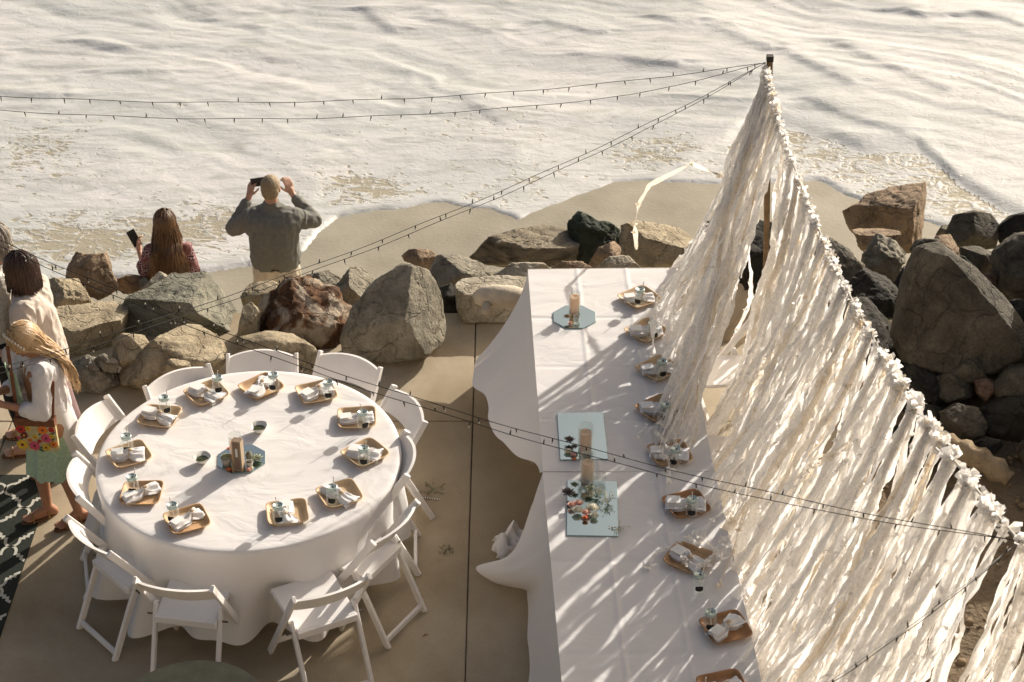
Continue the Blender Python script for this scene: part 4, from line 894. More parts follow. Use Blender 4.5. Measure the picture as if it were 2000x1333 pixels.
def rosette(c, r, m, label, n=24, tilt=0):
    g = G()
    for k in range(n):
        a = k * 2.399; q = sqrt((k + 1) / n); R_ = r * q; el = 1.15 - .95 * q
        d_ = Vector((cos(a), sin(a), 0)); up = Vector((0, 0, 1)); s = d_.cross(up); wd = r * .17
        p0 = Vector(c); p1 = p0 + d_ * R_ * .55 * cos(el) + up * R_ * .6 * sin(el) + up * r * .2; p2 = p0 + d_ * R_ * cos(el) + up * (R_ * sin(el) + r * .22)
        g.add([p0, p1 - s * wd, p2, p1 + s * wd, p1 + up * wd * .5, p1 - up * wd * .3], [(0, 1, 4), (1, 2, 4), (2, 3, 4), (3, 0, 4), (0, 5, 1), (1, 5, 2), (2, 5, 3), (3, 5, 0)])
    return tag(g.obj('succulent', m, None, True), label, 'succulent', 'succulents in the centrepieces')
def sprig(c, n, ln, label, cat='sprig', flat=False, m2=None):
    t = thing('flower_sprig', label, cat, c); g = G(); f = G(); r_ = random.Random(int(c[0] * 1000))
    for k in range(n):
        a = r_.uniform(0, 2 * pi); e = r_.uniform(0, .25) if flat else r_.uniform(.3, 1.3)
        L_ = ln * r_.uniform(.5, 1); tip = Vector((cos(a) * cos(e), sin(a) * cos(e), sin(e))) * L_ + Vector((0, 0, .004))
        g.tube([(0, 0, .003), tip * .5 + Vector((0, 0, .003)), tip], .0009, 4, False)
        for q in range(4): f.ball(tip * r_.uniform(.6, 1.05) + Vector((r_.uniform(-1, 1), r_.uniform(-1, 1), r_.uniform(0, 1))) * .01, r_.uniform(.0025, .0045), 6, 4)
    g.obj('stem', LEAF, t); f.obj('blossom', m2 or BREATH, t, True); return t
# round table
cc = U(472, 897, TZ + .004); zt = TZ + .004
mirror('oct', cc, .155, .1, 'octagonal mirror tile at the centre of the round table')
p = U(463, 902, zt + .004); candle((p.x, p.y, zt + .006), .032, .155, 'pillar candle behind the wooden box on the round table'); hurricane((p.x, p.y, zt + .003), .040, .20, 'tall glass cylinder round the candle on the round table')
bx = U(468, 916, zt + .006); t = thing('wooden_box', 'narrow upright brown wooden box with pale label slot, centre of the round table', 'box', (bx.x, bx.y, zt + .005), radians(-14))
BOXM = mat('box_wood', (.23, .165, .11), .7, noise=(20, .15)); bm_ = G(); bm_.box((0, 0, .108), (.052, .045, .216)); bm_.obj('box_body', BOXM, t)
G().box((0, -.0232, .108), (.034, .0014, .190)).obj('front_panel', mat('box_wood_dark', (.16, .11, .075), .7), t); G().box((0, -.0245, .135), (.014, .0014, .06)).obj('label_slot', mat('label_grey', (.5, .5, .48), .7), t)
G().box((.0272, 0, .105), (.003, .046, .212)).obj('side_board', mat('box_wood_pale', (.42, .33, .23), .7), t)
def pot(px, r, h, label, mm, top):
    q = U(*px, zt + .004); t = thing('flower_pot', label, 'pot', (q.x, q.y, zt + .0046), 0, 'little pots on the round table mirror')
    G().lathe([(0, 0), (r * .75, 0), (r, h), (r * .88, h), (r * .85, h * .8), (0, h * .8)], 20).obj('pot_wall', mm, t, True)
    g = G(); g.ball((0, 0, h * .95), (r * .85, r * .85, r * .5), 14, 8); V = np.array(g.v); V += (fbm(V * 120, 2) * .006)[:, None]; g.v = [tuple(q_) for q_ in V]; g.obj('plant', top, t, True)
POTM = mat('pot_grey', (.36, .33, .28), .7, noise=(50, .3))
pot((443, 908), .034, .06, 'grey pot with a speckled green succulent left of the wooden box', POTM, mat('moss', (.28, .27, .15), .9, noise=(150, .5)))
pot((487, 900), .021, .055, 'small jar of dark stones right of the wooden box', mat('jar_dark', (.20, .19, .15), .3, .5), mat('stones', (.12, .11, .08), .6, noise=(100, .5)))
pot((488, 912), .022, .04, 'white stone pot at the right foot of the wooden box', mat('pot_white', (.5, .47, .42), .7, noise=(40, .2)), MATS['stones'])
g_ = 'blooms on the round table'
q = U(447, 921, zt); rose((q.x, q.y, zt + .006), .014, ORNG, 'orange bloom at the left foot of the wooden box', g_); q = U(449, 886, zt); rose((q.x, q.y, zt + .03), .012, ORNG, 'orange bloom behind the speckled pot', g_)
q = U(486, 921, zt); rose((q.x, q.y, zt + .006), .014, ROSEP, 'small peach bloom at the right foot of the wooden box', g_); q = U(492, 918, zt); rose((q.x, q.y, zt + .01), .010, ROSEW, 'tiny white bloom at the right foot of the wooden box', g_)
q = U(501, 902, zt); rosette((q.x, q.y, zt + .008), .05, SUCG, 'spiky green and pink succulent at the right of the wooden box', 30)
for (u, v), lab in (((395, 898), 'small white bowl of green herb sauce left of the centrepiece'), ((506, 838), 'small white bowl of green herb sauce behind the centrepiece')):
    q = U(u, v, zt + .02); t = thing('bowl', lab, 'bowl', (q.x, q.y, zt), rnd.uniform(0, 1), 'sauce bowls on the round table'); g = G()
    def fn(a_, v_):
        a = a_ * 2 * pi; K = [(0, 0), (.024, 0), (.034, .015), (.052, .045), (.050, .046), (.030, .012), (0, .008)]; r, z = K[min(6, int(v_ * 6 + 1e-6))]; s = 1 + (rsq(a, 3) - 1) * (z / .046)
        return (cos(a) * r * s, sin(a) * r * s, z)
    g.grid(fn, 36, 7, True); g.obj('bowl_wall', mat('porcelain', (.74, .72, .64), .3, .5), t, True)
    G().lathe([(0, .024), (.036, .024), (0, .0255)][:2] + [(.034, .0255), (0, .0255)], 24).obj('sauce', mat('herb_sauce', (.045, .055, .012), .3, .5, noise=(120, .6)), t, True)
# rectangular tables
q = U(1122, 620, zt); mirror('oct', (q.x, q.y, zt), .155, .0, 'octagonal mirror tile at the far end of the rectangular tables')
q = U(1122, 612, zt); candle((q.x, q.y, zt + .008), .033, .125, 'pillar candle on the far octagonal mirror'); hurricane((q.x, q.y, zt + .0045), .040, .155, 'glass cylinder round the candle on the far octagonal mirror')
q = U(1126, 633, zt); hurricane((q.x, q.y, zt + .0045), .022, .06, 'small glass votive in front of the candle on the far octagonal mirror')
q = U(1108, 630, zt); rosette((q.x, q.y, zt + .035), .035, mat('succulent_rust', (.30, .20, .10), .6, noise=(40, .5)), 'olive and rust sprig left of the candle on the far octagonal mirror', 26); q = U(1114, 635, zt); rose((q.x, q.y, zt + .008), .013, ROSEP, 'small peach bloom beside the candle on the far octagonal mirror', 'blooms on the rectangular tables')
q = U(1137, 852, zt); mirror('sq', (q.x, q.y, zt), .205, .02, 'square mirror tile on the farther rectangular table').scale = (1, 1.7, 1); 
q = U(1143, 885, zt); candle((q.x, q.y, zt + .008), .036, .15, 'pillar candle on the farther square mirror'); hurricane((q.x, q.y, zt + .0045), .046, .20, 'glass cylinder round the candle on the farther square mirror')
for u, v, r, s, lab in ((1112, 868, .045, SUCC, 'dark purple succulent left of the candle on the farther square mirror'), (1122, 880, .03, SUCC, 'small dark succulent touching the candle on the farther square mirror')):
    q = U(u, v, zt); rosette((q.x, q.y, zt + .02), r, s, lab)
for u, v, r, m_, lab in ((1110, 886, .02, ROSEW, 'white rose on the farther square mirror'), (1120, 892, .014, ROSEP, 'peach rosebud in front of the white rose on the farther square mirror'), (1122, 900, .010, ORNG, 'tiny orange bud at the front of the farther square mirror')):
    q = U(u, v, zt); rose((q.x, q.y, zt + .006), r, m_, lab, 'blooms on the rectangular tables')
zt2 = TZ + .008
q = U(1157, 993, zt2); mirror('sq', (q.x, q.y, zt2), .21, -.03, 'square mirror tile on the nearer rectangular table').scale = (1, 1.75, 1)
q = U(1147, 940, zt2); candle((q.x, q.y, zt2 + .010), .036, .13, 'pillar candle behind the bouquet on the nearer rectangular table'); hurricane((q.x, q.y, zt2 + .006), .046, .19, 'glass cylinder behind the bouquet on the nearer rectangular table')
q = U(1172, 952, zt2); hurricane((q.x, q.y, zt2 + .006), .034, .09, 'low cut-glass votive right of the candle on the nearer rectangular table'); q = U(1140, 958, zt2); hurricane((q.x, q.y, zt2 + .006), .036, .05, 'round glass tealight holder in front of the nearer candle')
for u, v, r, s, lab in ((1110, 975, .055, SUCC, 'large dark purple succulent at the left of the bouquet on the nearer table'), (1122, 958, .035, SUCG, 'green succulent at the back left of the bouquet on the nearer table'), (1150, 966, .04, SUCG, 'grey-green succulent in the middle of the bouquet on the nearer table')):
    q = U(u, v, zt2); rosette((q.x, q.y, zt2 + .03), r, s, lab)
for i, (u, v, r, m_, lab) in enumerate(((1117, 988, .02, ROSEP, 'peach rose at the left of the bouquet on the nearer table'), (1130, 985, .021, ROSEP, 'open peach rose nearest the dark succulent on the nearer table'), (1128, 999, .024, ROSEW, 'white rose at the front left of the bouquet on the nearer table'), (1144, 1003, .020, ROSEP, 'peach rose at the front of the bouquet on the nearer table'), (1157, 995, .028, ROSEW, 'largest white rose of the bouquet on the nearer table'), (1160, 1008, .018, ROSEW, 'small white bloom at the front right of the bouquet on the nearer table'), (1143, 1012, .013, ORNG, 'small coral bud at the very front of the bouquet'))):
    q = U(u, v, zt2 + .02); rose((q.x, q.y, zt2 + .018), r, m_, lab, 'blooms on the rectangular tables')
q = U(1188, 985, zt2); sprig((q.x, q.y, zt2 + .006), 16, .075, 'sprig of pale tiny blossoms at the right of the nearer bouquet')
q = U(1165, 975, zt2); sprig((q.x, q.y, zt2 + .006), 22, .085, 'cloud of pale tiny blossoms behind the white rose')
q = U(1210, 1030, zt2); sprig((q.x, q.y, zt2), 9, .07, 'loose blossom sprig lying on the cloth right of the nearer mirror', flat=True)
q = U(846, 957, .002); sprig((q.x, q.y, .002), 14, .09, 'dry sprig lying on the concrete right of the round table', flat=True, m2=mat('dry_flower', (.20, .17, .10), .9))
q = U(870, 1076, .002); sprig((q.x, q.y, .002), 10, .07, 'dry sprig lying on the concrete below the other sprig', flat=True, m2=MATS['dry_flower'])
a, b_ = U(822, 972, .006), U(859, 976, .006); g = G(); g.tube([a, b_], .0045, 8); st = thing('paper_straw', 'striped paper straw lying on the concrete right of the round table', 'straw'); g.obj('straw_tube', STRAWM, st)
for k in range(8): g = G(); g.tube([a.lerp(b_, (k + .2) / 8), a.lerp(b_, (k + .6) / 8)], .0050, 8); g.obj('stripe', mat('stripe_brown', (.12, .09, .07), .7), st)
q = U(830, 1241, .003); g = G(); g.add([(q.x - .018, q.y - .012, .003), (q.x, q.y - .006, .010), (q.x + .02, q.y + .010, .004), (q.x - .002, q.y + .008, .006)], [(0, 1, 2), (0, 2, 3)]); tag(g.obj('fallen_leaf', mat('dry_leaf', (.30, .13, .05), .8)), 'small rust-brown leaf on the shaded concrete near the bottom', 'leaf')

# ------------------------------------------------------------------ dark round cocktail table at the bottom edge
c = U(372, 1395, .70); t = thing('fire_table', 'dark round outdoor table cut by the bottom edge of the view', 'table', (c.x, c.y, 0))
DKT = mat('dark_slate', (.040, .040, .031), .9, .08, noise=(14, .2), bump=(80, .2, .002))
G().lathe([(.17, .665), (.40, .665), (.405, .672), (.405, .69), (.40, .70), (.18, .70), (.172, .69), (.17, .665)], 72).obj('table_top', DKT, t)
G().lathe([(0, .62), (.168, .62), (.168, .695), (.160, .695), (.155, .64), (0, .635)], 40).obj('centre_bowl', mat('black_metal', (.015, .015, .013), .35, .5, .5), t)
G().lathe([(.20, 0), (.22, .02), (.18, .62), (.16, .66), (0, .66)], 32).obj('pedestal', DKT, t, True)

# ------------------------------------------------------------------ masts, rope and streamers
POLE = mat('weathered_pole', (.23, .15, .08), .8, .2, noise=(12, .3), bump=(50, .5, .004))
MT = UY(1495, 131, 11.75); RT = U(1992, 1058, 2.35)
g = G(); ms = thing('wooden_mast', 'upright wooden pole carrying the top of the streamer rope', 'pole', (MT.x + .03, MT.y + .03, 0))
G().beam((.14, .08, -.1), (0, 0, MT.z + .03), .04, .04).obj('post', POLE, ms); G().box((0, 0, MT.z + .05), (.045, .045, .04)).obj('cap', mat('black_cap', (.03, .03, .025), .6), ms)
ms2 = thing('wooden_mast', 'wooden pole just past the right edge holding the low end of the streamer rope', 'pole', (RT.x + .36, RT.y - .05, 0))
G().beam((0, 0, -.1), (0, 0, RT.z), .04, .04).obj('post', POLE, ms2)
def rope(s):
    p = MT.lerp(RT, s); sag = 4 * s * (1 - s); return Vector((p.x - .10 * sag, p.y, p.z - .20 * sag))
bd = thing('streamer_backdrop', 'long rope hung with torn white muslin streamers blowing over the tables', 'streamers', (0, 0, 0))
G().tube([rope(s) for s in np.linspace(0, 1, 60)], .007, 6).obj('rope', mat('white_rope', (.6, .56, .48), .9), bd); G().tube([RT, RT + Vector((.36, -.05, 0))], .007, 6).obj('rope', MATS['white_rope'], bd)
def ribbon(g, P, w0, tw0, seed, crump=1.0):
    n = len(P); r_ = random.Random(seed); ph = r_.uniform(0, 9); V = []
    for i, p in enumerate(P):
        t = (P[min(i + 1, n - 1)] - P[max(i - 1, 0)]).normalized(); s = i / (n - 1)
        a = tw0 + 2.2 * wave1(s * 3 + ph, seed * .37) + 1.6 * wave1(s * 12 + ph, seed * .7)
        x = t.cross(Vector((cos(a), sin(a), .2))).normalized(); y = t.cross(x)
        w = w0 * (.6 + .8 * abs(wave1(s * 16 + ph, 3.3)) + r_.uniform(0, .35)) * (1 if s < .96 else .5)
        V += [p - x * w + y * w * .35 * wave1(s * 7, ph), p - x * w * .35 + y * w * .22 * wave1(s * 19, ph + 4), p + x * w * .35 - y * w * .22 * wave1(s * 17, ph + 6), p + x * w + y * w * .4 * wave1(s * 6, ph + 2)]
    g.add(V, [(i * 4 + k, i * 4 + k + 1, i * 4 + k + 5, i * 4 + k + 4) for i in range(n - 1) for k in range(3)])
def tuft(g, p, r_, s):
    for k in range(4):
        d_ = Vector((r_.uniform(-1, 1), r_.uniform(-1, 1), r_.uniform(-.4, 1))).normalized(); e = d_.cross(Vector((r_.uniform(-1, 1), r_.uniform(-1, 1), r_.uniform(-1, 1)))).normalized()
        L_ = s * r_.uniform(.6, 1.3); w = s * .32; c2 = d_.cross(e) * w * .8
        g.add([p - e * w * .4, p + e * w * .4, p + d_ * L_ * .5 + e * w + c2, p + d_ * L_ * .5 - e * w + c2, p + d_ * L_ + e * w * .5, p + d_ * L_ - e * w * .8], [(0, 1, 2, 3), (3, 2, 4, 5)])
def streamer(P, seed, w=.024, m=None, both=True):
    r_ = random.Random(seed); g = G(); ribbon(g, P, w, r_.uniform(0, 6), seed)
    if both:
        cut = int(len(P) * r_.uniform(.55, 1)); off = Vector((r_.uniform(-.03, .03), r_.uniform(-.03, .03), 0))
        ribbon(g, [p + off * (i / len(P)) * 1.5 for i, p in enumerate(P[:max(6, cut)])], w * .8, r_.uniform(0, 6), seed + 999)
    tuft(g, P[0], r_, .032 + .022 * (seed % 1000 > 150) * (seed < 1000)); tuft(g, P[1], r_, .03)
    for k in range(r_.randint(4, 9)): tuft(g, P[r_.randint(2, len(P) - 1)], r_, r_.uniform(.012, .03))
    o = g.obj('streamer', m or (MUSLIN2 if r_.random() < .09 else MUSLIN), bd, True); return o
def hang(s, L_, seed, wind=1.0, drift=0.0, end=None, zmin=.03):
    r_ = random.Random(seed); a = rope(s); n = 52; P = []
    wx = -(.37 + .10 * r_.uniform(-1, 1)) * wind * L_; wy = -(.20 + .06 * r_.uniform(-1, 1)) * wind * L_
    e = a + Vector((wx + drift, wy, -L_ * .93)) if end is None else Vector(end)
    ph = r_.uniform(0, 9); amp = r_.uniform(.02, .055)
    for i in range(n):
        t = i / (n - 1); q = a.lerp(e, t)
        bow = sin(t * pi) * .10 * L_ / 2
        q += Vector((bow * (.5 if end is None else .15), 0, -bow * (.1 if end is None else .9)))
        q += Vector((wave1(t * 3.5 + ph, 1), wave1(t * 3.5 + ph, 5), 0)) * amp * min(1, t * 3) * (1 + t)
        if q.z < zmin: q.z = zmin + .01 * r_.random()
        if i > 2: q += Vector((r_.uniform(-1, 1), r_.uniform(-1, 1), 0)) * .006
        P.append(q)
    return P
cnt = 0
# bunch thrown over the table from the mast end
for k in range(74):
    s = rnd.uniform(.0, .06) if k < 46 else rnd.uniform(.05, .155); tt = rnd.random()
    tgt = Vector(U(rnd.gauss(1318, 24) + (18 if tt > .6 else 0), rnd.uniform(640, 905), TZ + .03)) if tt < .78 else U(rnd.uniform(1290, 1345), rnd.uniform(560, 640), .9)
    streamer(hang(s, 2, 1000 + k, end=tgt, zmin=TZ + .02 if tgt.x < 1.2 else .05), 1000 + k, rnd.uniform(.013, .024) if tt < .8 else .015, both=rnd.random() < .4); cnt += 1
for k in range(228):
    s = .168 + .832 * (k + rnd.random()) / 235; s += .011 * sin(s * 130) + .006 * sin(s * 310); s = min(s, 1)
    if .955 < s < .965: continue
    Lmax = rope(s).z * 1.0
    L_ = (Lmax * rnd.uniform(.80, 1.04)) if rnd.random() > .06 else Lmax * rnd.uniform(.35, .7)
    streamer(hang(s, L_, k + 10, wind=rnd.uniform(.75, 1.25) * (.05 + .95 * min(1, (s - .12) / .36))), k + 10, rnd.uniform(.013, .026), both=rnd.random() < .55); cnt += 1
_r0 = rope
for k in range(26):
    q_ = RT + Vector((.36, -.05, 0)) * ((k + .5) / 26)
    rope = lambda s_, q_=q_: q_
    streamer(hang(.99, RT.z * rnd.uniform(.8, 1.0), 500 + k, wind=rnd.uniform(.5, .8)), 500 + k, rnd.uniform(.013, .024), both=True)
rope = _r0
for k in range(9):   # a few loose ones twisting off the mast in the gap
    s = rnd.uniform(.02, .10); streamer(hang(s, rnd.uniform(1.5, 2.0), 3000 + k, wind=rnd.uniform(.1, .45), drift=rnd.uniform(-.1, .05)), 3000 + k, .013, both=False)
# small pieces blown to the table: tangle and a dangling ribbon
def loose_path(pts, n=24):
    P = []; 
    for i in range(n):
        t = i / (n - 1) * (len(pts) - 1); k = min(int(t), len(pts) - 2); f = t - k; f = f * f * (3 - 2 * f); P.append(Vector(pts[k]).lerp(Vector(pts[k + 1]), f))
    return P
a0 = rope(.06); streamer(loose_path([a0 + Vector((-.15, 0, -.7)), UY(1350, 320, 11.9), UY(1268, 362, 11.9), UY(1246, 402, 11.9), UY(1240, 440, 11.85), UY(1243, 488, 11.8)]), 77, .017, both=False)
streamer(loose_path([UY(1400, 440, 11.7), UY(1335, 500, 11.6), UY(1300, 540, 11.5), U(1280, 600, .80), U(1235, 640, .77)]), 78, .022)
streamer(loose_path([UY(1420, 400, 11.7), UY(1350, 480, 11.6), U(1308, 570, .86), U(1310, 620, .80)]), 79, .03)
streamer(loose_path([U(1300, 560, 1.0), U(1276, 620, .95), U(1275, 690, .78), U(1270, 705, .77)]), 80, .022, both=False)
def tangle(cu, cv, ru, rv, n, zt, sd):
    r_ = random.Random(sd)
    for k in range(n):
        pts = []; u, v = cu + r_.uniform(-ru, ru), cv + r_.uniform(-rv, rv)
        for q in range(5): pts.append(U(u, v, zt + r_.uniform(.005, .06))); u += r_.uniform(-ru, ru) * .8; v += r_.uniform(-rv, rv) * .8
        streamer(loose_path(pts, 22), sd * 100 + k, r_.uniform(.008, .016), both=False)
tangle(1285, 825, 38, 40, 7, TZ + .01, 41); tangle(1325, 690, 22, 60, 5, TZ + .03, 42); tangle(1375, 1075, 35, 30, 5, TZ + .02, 43); tangle(1312, 915, 12, 45, 2, TZ + .03, 44)
streamer(loose_path([U(1262, 1108, TZ + .02), U(1285, 1075, TZ + .03), U(1330, 1060, TZ + .03), U(1400, 1010, TZ + .05), U(1450, 960, 1.2)]), 81, .014, both=False)
streamer(loose_path([U(1403, 1145, TZ + .02), U(1425, 1095, TZ + .02), U(1450, 1020, TZ + .05), U(1462, 950, 1.1)]), 82, .006, both=False)
# leaning brown board and a dark stake glimpsed behind the streamers
tb = thing('leaning_board', 'brown wooden board leaning behind the middle of the streamers', 'board', U(1690, 980, 0)); G().beam((0, 0, .01), (.02, .35, .8), .19, .02).obj('plank', mat('brown_board', (.30, .20, .12), .7, noise=(8, .2)), tb)

# ------------------------------------------------------------------ string lights
WIRE = mat('black_wire', (.016, .015, .012), .55, .3); BULB = mat('bulb_glass', (.6, .58, .5), .15, .6)
def string_light(A, Bp, sag, sep, label, n, seed, sag2=None):
    t = thing('string_light', label, 'string lights', (0, 0, 0), 0, 'strings of lights'); r_ = random.Random(seed)
    for w_ in range(2):
        def P(s):
            p = A.lerp(Bp, s); k = 4 * s * (1 - s); return p + Vector((0, 0, -(sag if w_ == 0 else (sag2 or sag)) * k)) + Vector((sep[0], sep[1], sep[2])) * (w_ * min(1, s * 6)) + Vector((0, 0, .004 * sin(s * 40 + w_)))
        G().tube([P(s) for s in np.linspace(0, 1, 70)], .0020, 5).obj('wire', WIRE, t)
        for k in range(n):
            s = (k + .5 + .25 * w_ + r_.uniform(-.1, .1)) / n; p = P(s); up = r_.random() < .3; d_ = Vector((r_.uniform(-.3, .3), r_.uniform(-.3, .3), 1 if up else -1)).normalized()
            so = G(); so.tube([p, p + d_ * .021], .0036, 7); so = so.obj('socket', WIRE, t)
            b = G(); b.ball(p + d_ * .027, (.0036, .0036, .007), 8, 6); b.obj('bulb', BULB, t, True)
    return t
MTt = MT + Vector((0, 0, .03))
string_light(MTt, U(-150, 178, 2.5), .17, (0, 0, -.09), 'uppermost string of lights, running left from the mast across the surf', 30, 1, .20)
string_light(MTt, U(-90, 745, 2.5), .17, (.0, 0, -.035), 'string of lights slanting from the mast down to the left edge', 26, 2)
string_light(RT, U(-90, 428, 2.5), .24, (0, 0, -.045), 'string of lights crossing from upper left over both tables to the right edge', 30, 3)
string_light(RT, U(1000, 1690, 3.2), .10, (0, 0, -.02), 'string of lights in the lower right corner over the streamers', 12, 4)

# ------------------------------------------------------------------ people
def blob(name, caps, m, parent, vox=.006, smooth=6, fold=0, fscale=(14, 14, 4), seed=0, keep=None, extra=None):
    g = G()
    for c_ in caps:
        if c_[0] == 'e': g.ball(c_[1], c_[2], 16, 10, c_[3] if len(c_) > 3 else None)
        else:
            p0, r0, p1, r1 = c_; p0 = Vector(p0); p1 = Vector(p1)
            g.tube([p0.lerp(p1, k / 3) for k in range(4)], [r0 + (r1 - r0) * k / 3 for k in range(4)], 14); g.ball(p0, r0 * .995, 12, 8); g.ball(p1, r1 * .995, 12, 8)
    o = g.obj(name, m, None)
    md = o.modifiers.new('r', 'REMESH'); md.mode = 'VOXEL'; md.voxel_size = vox
    if smooth: s = o.modifiers.new('s', 'SMOOTH'); s.iterations = smooth; s.factor = .5
    dg = bpy.context.evaluated_depsgraph_get(); me = bpy.data.meshes.new_from_object(o.evaluated_get(dg)); o.modifiers.clear(); o.data = me
    n = len(me.vertices); co = np.empty(n * 3); me.vertices.foreach_get('co', co); co = co.reshape(-1, 3)
    if fold:
        nr = np.empty(n * 3); me.vertices.foreach_get('normal', nr); nr = nr.reshape(-1, 3)
        w_ = co + np.stack([fbm(co * 6 + seed, 2)] * 3, -1) * .05
        d_ = (1 - np.abs(fbm(w_ * np.array(fscale) + seed, 2)) * 2.2) * fold; co = co + nr * d_[:, None]
    if extra: co = extra(co)
    me.vertices.foreach_set('co', co.ravel())
    if keep is not None:
        bm = bmesh.new(); bm.from_mesh(me); bmesh.ops.delete(bm, geom=[v for v in bm.verts if not keep(v.co)], context='VERTS'); bm.to_mesh(me); bm.free()
    me.polygons.foreach_set('use_smooth', [True] * len(me.polygons)); me.materials.clear(); me.materials.append(m); me.update()
    o.parent = parent; return o
def head_caps(c, R, sc=1.0, neck=None):
    c = Vector(c); e = lambda p, r: ('e', c + R @ (Vector(p) * sc), tuple(q * sc for q in r), R)
    L_ = [e((0, -.012, .03), (.074, .092, .088)), e((0, .022, -.035), (.060, .070, .072)), e((0, .055, -.082), (.028, .026, .024)), e((0, .090, -.015), (.011, .018, .02)), e((0, .082, .012), (.009, .012, .022)),
          e((.030, .072, -.022), (.022, .016, .018)), e((-.030, .072, -.022), (.022, .016, .018)), e((.026, .076, .034), (.026, .012, .010)), e((-.026, .076, .034), (.026, .012, .010)), e((.075, -.005, -.012), (.008, .018, .029)), e((-.075, -.005, -.012), (.008, .018, .029)), e((0, .085, -.052), (.022, .010, .007))]
    if neck is not None: L_.append((c + R @ Vector((0, -.02, -.04)) * sc, .052 * sc, neck, .058 * sc))
    return L_
def face_parts(c, R, par, sc=1.0):
    c = Vector(c)
    for s in (-1, 1):
        p = c + R @ (Vector((s * .028, .078, .012)) * sc); G().ball(p, .011 * sc, 12, 8).obj('eye', mat('eye_white', (.7, .68, .65), .3), par, True)
        p = c + R @ (Vector((s * .028, .087, .011)) * sc); G().ball(p, .0045 * sc, 10, 6).obj('iris', mat('iris_dark', (.04, .025, .015), .2), par, True)
        G().tube([c + R @ (Vector((s * x, y, z)) * sc) for x, y, z in ((.012, .092, .034), (.028, .092, .040), (.046, .080, .034))], [.003, .004, .002], 6).obj('eyebrow', mat('brow', (.12, .07, .04), .8), par)
    G().tube([c + R @ (Vector((x, .094 - abs(x) * .4, -.053 - abs(x) * .1)) * sc) for x in (-.022, -.01, 0, .01, .022)], [.002, .005, .005, .005, .002], 8).obj('lips', mat('lip', (.42, .16, .12), .5), par, True)
def hand_caps(w, tip_dir, palm_n, curl=.5, s=1.0, side=1):
    """hand from wrist w; tip_dir = finger direction, palm_n = palm normal (curl towards it)"""
    w = Vector(w); d = Vector(tip_dir).normalized(); n = Vector(palm_n); n = (n - d * n.dot(d)).normalized(); x = d.cross(n) * side
    L_ = [(w, .026 * s, w + d * .03 * s, .027 * s)]
    for k in range(4): L_.append((w + d * .02 * s + x * (k - 1.5) * .012 * s, .013 * s, w + d * .082 * s + x * (k - 1.5) * .020 * s, .0115 * s))
    for k, ln in enumerate((.068, .078, .072, .055)):
        p = w + d * .085 * s + x * (k - 1.5) * .0205 * s; r = .0093 * s
        for j, fr in enumerate((.45, .3, .25)):
            a = curl * (j + .6); dd = (d * cos(a) + n * sin(a)); q = p + dd * ln * s * fr; L_.append((p, r, q, r * .92)); p = q; r *= .92
    p = w + d * .025 * s - x * .026 * s; r = .012 * s; dd = (d * .65 - x * .75).normalized()
    for j in range(3): q = p + dd * .030 * s; L_.append((p, r, q, r * .9)); p = q; r *= .9; dd = (dd + d * .35 + n * .3 * curl).normalized()
    return L_
SKIN = mat('skin', (.50, .29, .20), .55, .35, noise=(18, .08), bump=(150, .1, .001)); SKIN2 = mat('skin_tan', (.40, .20, .12), .55, .35, noise=(18, .08))
def leg_caps(hip, knee, ankle, toe, s=1.0):
    hip, knee, ankle, toe = map(Vector, (hip, knee, ankle, toe)); d = (toe - ankle); d.z = 0; d.normalize(); heel = ankle - d * .045 * s; heel.z = max(.03, ankle.z - .055)
    calf = knee.lerp(ankle, .28) - d * .018
    x = Vector((0, 0, 1)).cross(d)
    L_ = [(hip, .082 * s, knee, .052 * s), (knee, .052 * s, calf, .054 * s), (calf, .054 * s, ankle, .034 * s), (ankle, .036 * s, heel, .032 * s), (ankle - Vector((0, 0, .01)), .036 * s, ankle.lerp(toe, .6) - Vector((0, 0, .01)), .026 * s), (heel, .03 * s, toe - d * .04, .026 * s)]
    for k in range(5): b0 = toe - d * .045 + x * (k - 2) * .016 * s; L_.append((b0, .014 * s, b0 + d * (.04 - .005 * abs(k - 1)), .0105 * s))
    return L_
